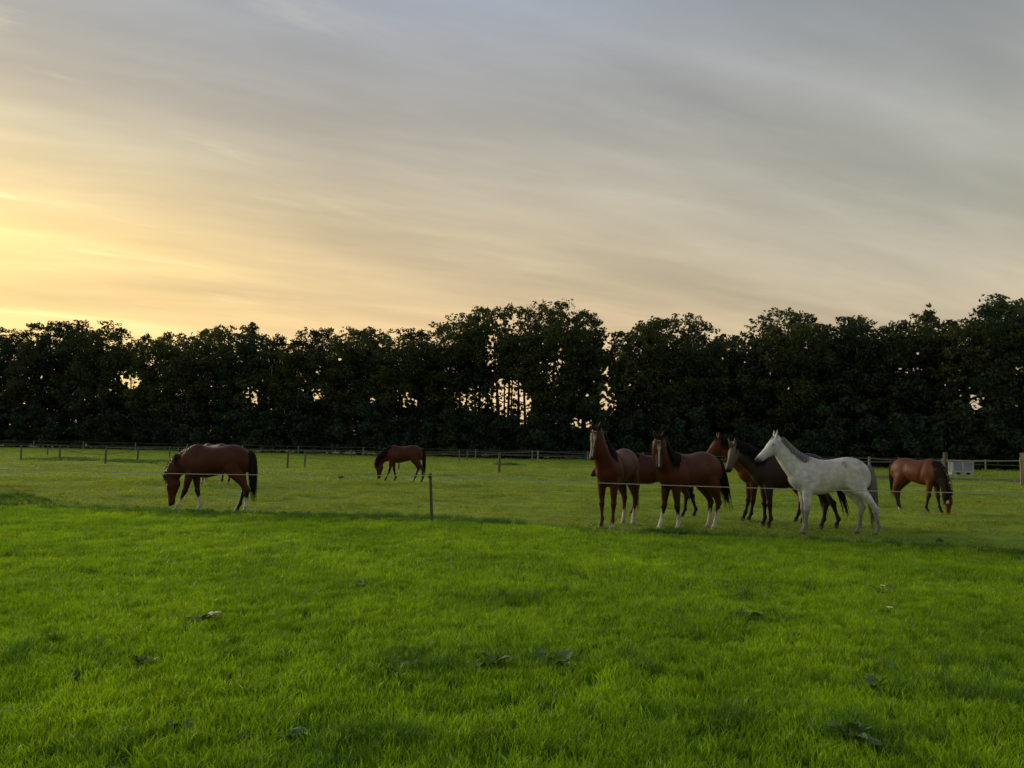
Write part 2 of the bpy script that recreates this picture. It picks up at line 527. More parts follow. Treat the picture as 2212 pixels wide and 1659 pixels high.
def scatter(name, pts, coll, nsrc, scale, seed, tilt=0.12, zs=None, label=None):
    n = len(pts)
    g = np.random.default_rng(seed)
    me = bpy.data.meshes.new(name)
    me.vertices.add(n); me.vertices.foreach_set('co', np.asarray(pts, np.float32).ravel())
    a = me.attributes.new('rot', 'FLOAT_VECTOR', 'POINT')
    rot = np.stack([g.normal(0, tilt, n), g.normal(0, tilt, n), g.uniform(0, 2 * math.pi, n)], 1).astype(np.float32)
    a.data.foreach_set('vector', rot.ravel())
    a = me.attributes.new('scl', 'FLOAT_VECTOR', 'POINT')
    zs = scale if zs is None else zs
    a.data.foreach_set('vector', np.stack([scale, scale, zs], 1).astype(np.float32).ravel())
    a = me.attributes.new('idx', 'INT', 'POINT')
    a.data.foreach_set('value', g.integers(0, nsrc, n).astype(np.int32))
    o = bpy.data.objects.new(name, me)
    COL.objects.link(o)
    ng = bpy.data.node_groups.new(name, 'GeometryNodeTree')
    ng.interface.new_socket('Geometry', in_out='INPUT', socket_type='NodeSocketGeometry')
    ng.interface.new_socket('Geometry', in_out='OUTPUT', socket_type='NodeSocketGeometry')
    gi = ng.nodes.new('NodeGroupInput'); go = ng.nodes.new('NodeGroupOutput')
    ip = ng.nodes.new('GeometryNodeInstanceOnPoints')
    ci = ng.nodes.new('GeometryNodeCollectionInfo')
    ci.inputs['Collection'].default_value = coll
    ci.inputs['Separate Children'].default_value = True
    ci.inputs['Reset Children'].default_value = True
    ip.inputs['Pick Instance'].default_value = True
    def na(nm, dt):
        x = ng.nodes.new('GeometryNodeInputNamedAttribute'); x.data_type = dt; x.inputs['Name'].default_value = nm
        return next(s for s in x.outputs if s.enabled and s.name == 'Attribute')
    ng.links.new(gi.outputs[0], ip.inputs['Points'])
    ng.links.new(ci.outputs[0], ip.inputs['Instance'])
    ng.links.new(na('idx', 'INT'), ip.inputs['Instance Index'])
    ng.links.new(na('rot', 'FLOAT_VECTOR'), ip.inputs['Rotation'])
    ng.links.new(na('scl', 'FLOAT_VECTOR'), ip.inputs['Scale'])
    ng.links.new(ip.outputs[0], go.inputs[0])
    md = o.modifiers.new('scatter', 'NODES'); md.node_group = ng
    tag(o, label=label, kind='stuff')
    return o


def wedge(y0, y1, dens, seed, margin=1.15):
    """random points over the ground that the picture shows, between two depths"""
    g = np.random.default_rng(seed)
    kx = 0.70 * margin
    n = int(dens * kx * (y1 * y1 - y0 * y0))
    y = np.sqrt(g.uniform(y0 * y0, y1 * y1, n))
    x = g.uniform(-1, 1, n) * kx * y
    return x, y


def put(x, y, keep):
    x = x[keep]; y = y[keep]
    return np.stack([x, y, terrain(x, y)], 1)


c_lush = make_sources('lush_tuft', M['lush'], 6, n=46, rad=0.085, h0=0.045, h1=0.10, w=0.0058, lean=0.75)
c_lushf = make_sources('lush_tuft_wide', M['lush'], 6, n=44, rad=0.13, h0=0.045, h1=0.095, w=0.0075, lean=0.7, segs=2)
c_past = make_sources('pasture_tuft', M['pasture'], 6, n=40, rad=0.16, h0=0.02, h1=0.06, w=0.011, lean=1.1, segs=2)
c_pastf = make_sources('pasture_tuft_far', M['pasture'], 6, n=40, rad=0.5, h0=0.02, h1=0.07, w=0.035, lean=1.2, segs=2)
c_deep = make_sources('deep_tuft', M['deep'], 5, n=40, rad=0.12, h0=0.08, h1=0.2, w=0.008, lean=0.8)

x, y = wedge(3.2, 9.5, 150, 1)
keep = y < edge_y(x)
p = put(x, y, keep); hn = fbm(p[:, 0] * 1.6, p[:, 1] * 1.6, 41, 3); h2 = fbm(p[:, 0] * 0.35, p[:, 1] * 0.5, 43, 2)
hs = 0.58 + 0.55 * hn + 0.25 * h2
scatter('grass', p, c_lush, 6, 0.85 + 0.5 * hn, 2, zs=hs)
x, y = wedge(9.5, 18.5, 75, 3)
keep = y < edge_y(x)
p = put(x, y, keep); hn = fbm(p[:, 0] * 1.6, p[:, 1] * 1.6, 41, 3); h2 = fbm(p[:, 0] * 0.35, p[:, 1] * 0.5, 43, 2)
scatter('grass', p, c_lushf, 6, 0.9 + 0.4 * hn, 4, zs=0.58 + 0.5 * hn + 0.25 * h2)
# grazed paddock
x, y = wedge(13, 32, 26, 5)
keep = (y > edge_y(x) - 0.1) & (mud(x, y) < 0.4)
p = put(x, y, keep); hn = fbm(p[:, 0] * 1.3, p[:, 1] * 1.3, 51, 3)
scatter('grass', p, c_past, 6, 0.8 + 0.6 * hn, 6, tilt=0.3, zs=0.15 + 2.3 * hn ** 2.2)
x, y = wedge(30, 100, 2.6, 7, 1.05)
keep = (mud(x, y) < 0.35) & (y < np.interp(x, [-90, -70, 60, 90], [116, 114, 82, 78]))
p = put(x, y, keep); hn = fbm(p[:, 0] * 0.6, p[:, 1] * 0.9, 53, 3)
scatter('grass', p, c_pastf, 6, 0.8 + 0.7 * hn, 8, tilt=0.2, zs=0.15 + 2.6 * hn ** 2.4)
M['dry'] = mat('dry_stalk', (0.34, 0.33, 0.20), 0.6, 0.3, obj_rand=0.3, trans=0.3)
c_dry = make_sources('dry_stalk', M['dry'], 4, n=3, rad=0.06, h0=0.07, h1=0.15, w=0.0045, lean=1.3)
x, y = wedge(3.4, 15, 5, 15)
p = put(x, y, y < edge_y(x))
scatter('grass', p, c_dry, 4, np.ones(len(p)), 16, zs=np.random.default_rng(3).uniform(0.5, 1.0, len(p)), label='scattered pale dry blades in the near grass')
# uneaten deep green strip under the tape, and dark clumps in both fields
pts = []; sc = []
g = np.random.default_rng(77)
xx = g.uniform(-15, 12, 5200); yy = edge_y(xx) + g.normal(0.15, 0.33, len(xx))
dn = fbm(xx * 0.5, yy * 0.7, 61, 2)
wgt = np.where((xx > -5) & (xx < 0.3), 0.6, np.where(xx < -5, 0.26, 0.12))
kp = g.uniform(0, 1, len(xx)) < np.clip(wgt * (dn * 2.4 - 0.45), 0, 1)
x, y = xx[kp], yy[kp]
cl = []
for (px, py, r, n) in [(30, 1085, 0.7, 160), (12, 1072, 0.5, 80), (1450, 1150, 0.35, 60), (2140, 1490, 0.35, 46), (2190, 1520, 0.35, 40), (1850, 1600, 0.3, 40), (120, 1420, 0.4, 40), (220, 1640, 0.25, 20),
                       (1070, 1300, 0.3, 26), (1620, 1335, 0.3, 30), (1180, 1440, 0.3, 30), (860, 1450, 0.32, 34), (2020, 1440, 0.4, 30), (1600, 1290, 0.3, 16), (1400, 1440, 0.25, 14), (760, 1620, 0.3, 26),
                       (132, 993, 1.8, 130), (320, 997, 2.0, 130), (1098, 1006, 0.9, 40), (1980, 1040, 0.8, 60), (1560, 1555, 0.25, 14), (1890, 1480, 0.28, 22)]:
    if py > 1200: n = int(n * .55)
    c = ground_at(px, py)
    a = g.uniform(0, 2 * math.pi, n); rr = r * np.sqrt(g.uniform(0, 1, n))
    cl.append(np.stack([c.x + rr * np.cos(a) * 1.5, c.y + rr * np.sin(a)], 1))
cl = np.concatenate(cl)
x = np.concatenate([x, cl[:, 0]]); y = np.concatenate([y, cl[:, 1]])
p = np.stack([x, y, terrain(x, y)], 1)
far = np.clip((y - 20) / 30, 0, 1)
scatter('grass', p, c_deep, 5, 0.8 + far * 2.0, 9, zs=g.uniform(0.5, 1.0, len(x)) + far * 0.5)


# ------------------------------------------------------------------ the wood
SKY = [(-250, 690), (-60, 700), (0, 706), (60, 690), (130, 688), (200, 680), (260, 702), (300, 716), (350, 714), (430, 706), (510, 699), (540, 694), (580, 722), (620, 716), (700, 697), (780, 700), (850, 704),
       (930, 712), (955, 682), (1000, 664), (1050, 655), (1090, 656), (1120, 664), (1160, 650), (1210, 641), (1250, 655), (1270, 688), (1300, 705), (1316, 734), (1350, 694), (1400, 690), (1440, 684),
       (1480, 674), (1520, 694), (1560, 706), (1583, 732), (1610, 714), (1640, 682), (1700, 662), (1750, 670), (1780, 690), (1815, 680), (1850, 686), (1880, 676), (1920, 700), (1970, 690), (2010, 664),
       (2060, 690), (2100, 682), (2130, 652), (2180, 632), (2230, 640), (2320, 650), (2500, 640)]
SX = [s[0] for s in SKY]; SY = [s[1] for s in SKY]
# places where the wood is thin and the sky shows through: (x, y, half width, half height, share of leaves left)
GAPS = [(285, 826, 22, 15, .0), (268, 812, 34, 24, .5), (545, 858, 20, 26, .3), (690, 852, 20, 16, .4), (810, 868, 22, 14, .4), (880, 868, 30, 18, .3), (1020, 862, 40, 26, .25), (1092, 858, 46, 46, .02), (1132, 872, 20, 26, .0),
        (1130, 905, 12, 18, .1), (1062, 760, 20, 60, .35), (1100, 700, 60, 40, .55), (1312, 742, 13, 26, .15), (1308, 802, 16, 22, .4), (1312, 868, 24, 44, .25), (1250, 912, 44, 14, .3), (1190, 800, 40, 40, .6), (2110, 872, 20, 28, .15),
        (2090, 850, 44, 40, .6), (1960, 800, 50, 12, .4), (2200, 800, 24, 30, .5)]
_gg = np.random.default_rng(99)
GAPS += [(_gg.uniform(0, 2212), _gg.uniform(740, 900), _gg.uniform(4, 7), _gg.uniform(3, 6), .1) for _ in range(28)]


def leaf_cloud(centres, radii, nleaf, size, g, flat=0.75):
    n = len(centres)
    per = np.maximum(3, (nleaf * radii ** 2 / (radii ** 2).sum()).astype(int))
    C = np.repeat(centres, per, axis=0); RR = np.repeat(radii, per)
    m = len(C)
    d = g.normal(size=(m, 3)); d /= np.linalg.norm(d, axis=1)[:, None]
    r = RR * g.uniform(0.25, 1.0, m) ** 0.6
    P = C + d * r[:, None] * np.array([1, 1, flat])
    # leaf spray quads
    nrm = d * 0.6 + g.normal(size=(m, 3)) * 0.8 + np.array([0, 0, 0.35]); nrm /= np.linalg.norm(nrm, axis=1)[:, None]
    t = g.normal(size=(m, 3)); t -= nrm * (t * nrm).sum(1)[:, None]; t /= np.linalg.norm(t, axis=1)[:, None]
    b = np.cross(nrm, t)
    s = size * g.uniform(0.55, 1.25, m)[:, None]
    return P, t * s, b * s * 0.55


def leaf_mesh(name, P, T, B, g):
    m = len(P)
    V = np.empty((m, 4, 3), np.float32)
    V[:, 0] = P - T; V[:, 1] = P + B - T * 0.1; V[:, 2] = P + T; V[:, 3] = P - B - T * 0.1 + np.cross(T, B) * 0.6
    F = np.arange(m * 4).reshape(m, 4)
    return np_mesh(name, V.reshape(-1, 3), F)


CAMV = np.array([0, 0, CAM_H])
RM = np.array([CR, CU, _f])          # rows: right, up, forward


def thin(P, g):
    """thin places of the wood: straight passages through both rows of trees"""
    q = (P - CAMV) @ RM.T
    px = 1106 + FPX * q[:, 0] / q[:, 2]; py = 829.5 - FPX * q[:, 1] / q[:, 2]
    keep = np.ones(len(P), bool)
    nse = fbm(px * .22, py * .26, 5, 3)
    for (x, y, a, b, s) in GAPS:
        rr = ((px - x) / a) ** 2 + ((py - y) / b) ** 2
        keep &= ~((rr < 1) & (nse > .27 + .45 * s + .30 * rr))
    return keep


def tree(px, D, H, W, row, seed, lm, label, kind='round', pale=False, base=0.04, nleaf=5200, group='trees of the dark wood behind the paddocks'):
    g = np.random.default_rng(seed)
    x0 = gx(px, D)
    root = empty('broadleaf_tree', (x0, D, 0), 0)
    if isinstance(label, tuple):
        WOOD.append((root, label)); label = 'dark tree'
    tag(root, label, 'tree', group)
    # trunk and limbs
    mb = MB()
    lean = g.normal(0, 0.035)
    top = H * 0.86
    pts = []; rad = []
    r0 = H * 0.0105 + 0.04
    ph = g.uniform(0, 6.28)
    for i in range(9):
        t = i / 8
        pts.append((lean * H * t + 0.22 * math.sin(ph + t * 5) * t, 0.2 * math.cos(ph + t * 4) * t, t * top - (0.15 if i == 0 else 0)))
        rad.append(r0 * (1.35 if i == 0 else 1) * (1 - 0.86 * t) + 0.012)
    mb.tube(pts, rad, 7)
    def tp(t):
        i = min(7, int(t * 8)); u = t * 8 - i
        return Vector(pts[i]) * (1 - u) + Vector(pts[i + 1]) * u
    cen = []; rds = []
    n_l = 15
    for i in range(n_l):
        t = 0.22 + 0.76 * (i + g.uniform(0, 0.8)) / n_l
        a = i * 2.4 + g.uniform(-0.5, 0.5)
        prof = math.sin(min(1, (1 - t) * 1.6 + 0.25) * math.pi / 2)
        ln = W * 0.5 * prof * g.uniform(0.55, 0.95)
        s = tp(t * 0.95)
        e = s + Vector((math.cos(a) * ln, math.sin(a) * ln * 0.9, ln * g.uniform(0.25, 0.8)))
        mdp = (s + e) / 2 + Vector((0, 0, -ln * 0.1))
        rr = r0 * (1 - 0.86 * t) * 0.5 + 0.01
        mb.tube([s, mdp, e], [rr, rr * 0.6, 0.012], 4)
        cen.append(tuple(e)); rds.append(g.uniform(0.7, 1.2) * W / 7)
    mb.build('trunk', M['birch'] if pale else M['bark'], root, smooth=True)
    # crown: many clumps through the volume
    nc = 105 if kind != 'airy' else 60
    zt = g.uniform(0, 1, nc * 3)
    b0 = base
    zz = b0 + (1 - b0) * zt
    if kind == 'tall':
        prof = np.where(zz < 0.5, 0.8 + 0.2 * zz / 0.5, np.sqrt(np.clip(1 - ((zz - 0.5) / 0.52) ** 2, 0, 1)))
    elif kind == 'spire':
        prof = np.clip(1.08 - zz, 0.06, 1) ** 0.75
    elif kind == 'airy':
        prof = np.where(zz < 0.45, 0.55 + zz * 0.7, np.sqrt(np.clip(1 - ((zz - 0.6) / 0.42) ** 2, 0.05, 1)) * 0.9)
    else:
        prof = np.where(zz < 0.55, 0.85 + 0.15 * zz / 0.55, np.sqrt(np.clip(1 - ((zz - 0.5) / 0.55) ** 2, 0, 1)))
    a = g.uniform(0, 6.283, nc * 3)
    rr = np.sqrt(g.uniform(0.12, 1, nc * 3)) * prof * W * 0.5 * (0.8 + 0.35 * np.sin(a * 3 + seed) * g.uniform(0.3, 1))
    zc = zz * H
    cr = g.uniform(0.55, 1.15, nc * 3) * W / 8.0 * (1 - 0.45 * np.clip((zz - 0.7) / 0.3, 0, 1))
    zc = np.minimum(zc, H - cr * 0.55)
    C = np.stack([rr * np.cos(a) + lean * zc, rr * np.sin(a) * 0.9, zc], 1)
    # front side faces the paddock: keep more clumps on the shell
    C = C[:nc * 2 if row == 0 else nc * 2]; cr = cr[:len(C)]
    cen = np.concatenate([C, np.array(cen)]); rds = np.concatenate([cr, np.array(rds)])
    # top sprigs that break the outline
    ns = 20
    az_ = g.uniform(0, 6.283, ns); rs = np.sqrt(g.uniform(0, 1, ns)) * W * 0.34
    zs_ = H * (1.0 - 0.42 * (rs / (W * 0.5)) ** 2) + g.uniform(-0.5, 0.35, ns)
    cen = np.concatenate([cen, np.stack([rs * np.cos(az_) + lean * H, rs * np.sin(az_), zs_], 1)])
    rds = np.concatenate([rds, g.uniform(0.22, 0.5, ns)])
    keepc = cen[:, 2] > 0.4
    P, T, B = leaf_cloud(cen[keepc], rds[keepc], nleaf if kind != 'airy' else int(nleaf * 0.5), 0.225 if kind != 'airy' else 0.17, g, 0.7)
    Pw = P + np.array([x0, D, 0])
    k = thin(Pw, g) & (P[:, 2] > 0.1)
    P, T, B = P[k], T[k], B[k]
    me = leaf_mesh('crown', P, T, B, g)
    link('crown', me, lm, root)
    return root


def wood_depth(px):
    return 121 - 38 * (px / 2212)


ANCH = [(200, 'the highest crowns of the low western stretch'), (285, 'the small bright hole in the leaves'), (540, 'the thin dark spire poking up'), (860, 'the paddock horse grazing alone'),
        (1110, 'the glowing gap with bare trunks'), (1314, 'the deep notch of sky'), (1583, 'the shallow sky notch over the brown horses'), (1700, 'the domed crown above the grey horse'),
        (1990, 'the horse grazing by the crate'), (2180, 'the tallest ragged crown')]
ORD = 'first second third fourth fifth sixth seventh eighth ninth tenth eleventh twelfth thirteenth fourteenth fifteenth sixteenth seventeenth eighteenth nineteenth twentieth'.split()
WOOD = []
front = []
px = -420
i = 0
while px < 2330:
    front.append((px, i)); i += 1
    px += 62 + random.uniform(-9, 9)
used_lab = {}


def wood_label(px, adj, rowtxt):
    a = min(ANCH, key=lambda q: abs(q[0] - px))
    side = 'just at' if abs(a[0] - px) < 22 else ('west of' if px < a[0] else 'east of')
    return (px, adj, rowtxt, side, a)


mats = [M['leafA'], M['leafB'], M['leafC']]
adjs = ['dense dark', 'olive dark', 'cool green dark']
special = {540: 'spire', 1160: 'airy', 1215: 'airy', 1490: 'airy', 1815: 'airy', 1880: 'airy'}
for (px, i) in front:
    D = wood_depth(px) + random.uniform(-1.0, 1.5)
    ysky = np.interp(px, SX, SY)
    hz = 961 + (px - 1106) * 0.0185
    H = (CAM_H + (hz - ysky) * D / FPX) * random.uniform(0.86, 1.0)
    mi = random.choice([0, 0, 1, 2])
    tree(px, D, H, random.uniform(8.0, 10.0), 0, 500 + i, mats[mi], wood_label(px, adjs[mi], 'front-row'), kind=random.choice(['round', 'round', 'tall']),
         pale=(i % 7 == 3), base=0.02, nleaf=10500)
px = -400
i = 0
while px < 2320:
    D = wood_depth(px) + 6.5 + random.uniform(-1.0, 1.5)
    ysky = np.interp(px, SX, SY)
    hz = 961 + (px - 1106) * 0.0185
    H = (CAM_H + (hz - ysky) * D / FPX) * random.uniform(0.965, 1.0)
    mi = random.choice([0, 1, 1, 2])
    tree(px, D, H, random.uniform(7.0, 9.5), 1, 900 + i, mats[mi], wood_label(px, adjs[mi], 'second-row'), kind=random.choice(['round', 'tall']),
         pale=(i % 6 == 2), base=0.04, nleaf=8800)
    px += 44 + random.uniform(-7, 7); i += 1
for j, (px, kd, lab, W, pale) in enumerate([(538, 'spire', 'thin dark spire-like treetop standing clear of its neighbours', 4.0, False), (1215, 'airy', 'tall feathery birch with see-through reddish top, highest of the middle wood', 7.0, True),
                                   (1150, 'airy', 'small pointed feathery birch beside the tallest feathery one', 4.0, True), (1490, 'airy', 'wispy birch top between the two sky notches', 6.0, True),
                                   (1818, 'airy', 'drooping thin birch top just east of the domed crown', 5.2, True), (1885, 'airy', 'second drooping thin birch top east of the domed crown', 4.4, True),
                                   (1700, 'round', 'wide domed tree rising over the grey horse', 9.5, False), (2178, 'tall', 'tallest ragged tree at the eastern end of the wood', 8.0, False),
                                   (2010, 'spire', 'star-topped dark tree above the grazing horse by the crate', 5.0, False), (1095, 'tall', 'tall full-crowned tree over the glowing gap', 6.5, False), (1035, 'tall', 'tall tree at the western step of the high middle crowns', 6.5, False)]):
    D = wood_depth(px) + 3.2
    ysky = np.interp(px, SX, SY)
    H = CAM_H + (961 + (px - 1106) * 0.0185 - ysky) * D / FPX
    tree(px, D, H * 1.0, W, 1, 1300 + j, M['leafB'] if kd == 'airy' else M['leafA'], lab, kind=kd, pale=pale, base=0.35, nleaf=3800, group='trees that stand out of the wood')

# labels: counted outwards from the landmarks of the wood
_cnt = {}
for root, (px, adj, rowtxt, side, a) in sorted(WOOD, key=lambda w: abs(w[1][0] - w[1][4][0])):
    k_ = (a[1], side, rowtxt)
    n_ = _cnt.get(k_, 0); _cnt[k_] = n_ + 1
    root['label'] = f'{adj} {rowtxt} tree, {ORD[min(n_, 19)]} {side} {a[1]}'

# bare slim trunks in the glowing gap
for j, (px, lab) in enumerate([(1064, 'slim leaning bare trunk at the western side of the glowing gap'), (1088, 'slim straight bare trunk inside the glowing gap, beside the leaning one'), (1104, 'thin bare trunk in the middle of the glowing gap'),
                               (1118, 'thin bare trunk just west of the brightest hole in the wood'), (1145, 'dark bare trunk just east of the brightest hole in the wood')]):
    D = wood_depth(px) + 4.5
    root = empty('slim_tree', (gx(px, D), D, 0))
    tag(root, lab, 'tree', 'bare trunks inside the glowing gap')
    mb = MB(); H = 15
    ln = -1.6 if j == 0 else random.uniform(-0.3, 0.3)
    mb.tube([(ln * t + 0.1 * math.sin(t * 7 + j), 0, H * t - 0.1 * (t == 0)) for t in (0, .2, .4, .6, .8, 1)], [0.19, .16, .14, .11, .08, .04], 7)
    mb.build('trunk', M['bark'], root, smooth=True)
    g = np.random.default_rng(40 + j)
    cen = np.stack([g.normal(ln, 0.9, 26), g.normal(0, 0.9, 26), g.uniform(11, 15.5, 26)], 1)
    P, T, B = leaf_cloud(cen, g.uniform(0.5, 0.9, 26), 1100, 0.2, g)
    link('crown', leaf_mesh('crown', P, T, B, g), M['leafA'], root)

# shrub belt along the foot of the wood
g = np.random.default_rng(5)
pxs = np.arange(-430, 2340, 7.0)
cen = []; rd = []
for q in pxs:
    D = wood_depth(q) - 4.0 + g.uniform(-1.5, 2.5)
    hh = 1.5 + 7.5 * fbm(q * 0.02, 0.5, 71, 2) * g.uniform(0.6, 1.3)
    for kk in range(6):
        cen.append((gx(q, D) + g.normal(0, 0.4), D + g.normal(0, 0.7), g.uniform(0.1, 1) * hh)); rd.append(g.uniform(0.5, 1.1))
cen = np.array(cen); rd = np.array(rd)
P, T, B = leaf_cloud(cen, rd, 118000, 0.25, g)
k = thin(P, g) & (P[:, 2] > 0.02)
tag(link('undergrowth', leaf_mesh('undergrowth', P[k], T[k], B[k], g), M['leafC']), 'dark shrubs and brambles crowding along the foot of the wood', kind='stuff')


# ------------------------------------------------------------------ horses
def catmull(A, sub):
    A = np.asarray(A, float)
    out = []
    n = len(A)
    for i in range(n - 1):
        p0 = A[max(i - 1, 0)]; p1 = A[i]; p2 = A[i + 1]; p3 = A[min(i + 2, n - 1)]
        for s in range(sub):
            t = s / sub
            out.append(0.5 * ((2 * p1) + (p2 - p0) * t + (2 * p0 - 5 * p1 + 4 * p2 - p3) * t * t + (3 * p1 - p0 - 3 * p2 + p3) * t ** 3))
    out.append(A[-1])
    return np.array(out)


NR = 24
TH = np.linspace(0, 2 * math.pi, NR, endpoint=False)     # 0 = up axis, pi/2 = side axis


class Body:
    def __init__(s): s.V = []; s.F = []; s.C = []
    def loft(s, rings, colfn, part, NR=24):
        """rings: rows of centre(3), up(3), side(3), hd, hw, egg"""
        TH = np.linspace(0, 2 * math.pi, NR, endpoint=False)
        b = sum(len(v) for v in s.V)
        n = len(rings)
        for i, r in enumerate(rings):
            c, up, sd_, hd, hw, egg = r[0:3], r[3:6], r[6:9], max(r[9], 0.004), max(r[10], 0.004), r[11]
            up = up / (np.linalg.norm(up) + 1e-9); sd_ = sd_ - up * np.dot(sd_, up); sd_ = sd_ / (np.linalg.norm(sd_) + 1e-9)
            ct, st = np.cos(TH), np.sin(TH)
            w = hw * (1 - egg * ct)
            v = c + up * (hd * ct)[:, None] + sd_ * (w * st)[:, None]
            s.V.append(v)
            s.C.append(np.array([colfn(part, i / (n - 1), TH[k], v[k]) for k in range(NR)]))
            if i:
                q = b + (i - 1) * NR
                for k in range(NR):
                    s.F.append((q + k, q + (k + 1) % NR, q + NR + (k + 1) % NR, q + NR + k))
        s.F.append(tuple(b + k for k in reversed(range(NR))))
        s.F.append(tuple(b + (n - 1) * NR + k for k in range(NR)))


TORSO = [(-.845, 1.27, 1.10, .05, 0), (-.82, 1.37, 1.00, .13, 0), (-.75, 1.47, .95, .205, 0), (-.65, 1.545, .93, .25, .0), (-.52, 1.60, .94, .272, .05), (-.38, 1.615, .95, .278, .08), (-.25, 1.60, .93, .275, .06),
         (-.10, 1.567, .89, .283, .04), (.05, 1.548, .85, .29, .04), (.18, 1.552, .82, .282, .08), (.30, 1.58, .82, .255, .16), (.42, 1.62, .82, .235, .26), (.53, 1.60, .84, .222, .28), (.64, 1.52, .88, .212, .16),
         (.74, 1.42, .94, .185, .04), (.81, 1.32, 1.01, .135, 0), (.845, 1.22, 1.09, .06, 0)]
FRONT = [(1.28, -.02, .13, .05), (1.12, -.02, .165, .072), (.98, 0, .125, .085), (.85, .01, .088, .07), (.71, .01, .066, .056), (.59, .005, .050, .045), (.51, .012, .054, .049), (.45, .002, .042, .038), (.33, 0, .031, .026),
         (.24, -.004, .036, .030), (.195, -.008, .045, .037), (.145, .014, .034, .031), (.105, .036, .038, .036), (.078, .048, .047, .044), (.0, .068, .060, .053)]
HIND = [(1.42, .0, .13, .05), (1.26, .02, .20, .09), (1.12, .04, .225, .122), (.99, .05, .195, .122), (.87, .035, .155, .102), (.75, .005, .104, .078), (.63, -.01, .068, .052), (.56, -.014, .068, .047), (.49, -.004, .052, .041),
        (.40, .0, .038, .032), (.28, .0, .034, .028), (.20, -.004, .046, .038), (.145, .02, .034, .032), (.105, .044, .038, .036), (.078, .056, .047, .043), (.0, .078, .058, .051)]
HEADP = [(-.045, .05, .045), (-.01, .095, .068), (.04, .122, .078), (.10, .145, .084), (.17, .148, .092), (.24, .132, .088), (.31, .108, .070), (.38, .090, .058), (.45, .078, .050), (.51, .074, .050), (.56, .070, .050), (.60, .056, .044), (.625, .028, .026)]


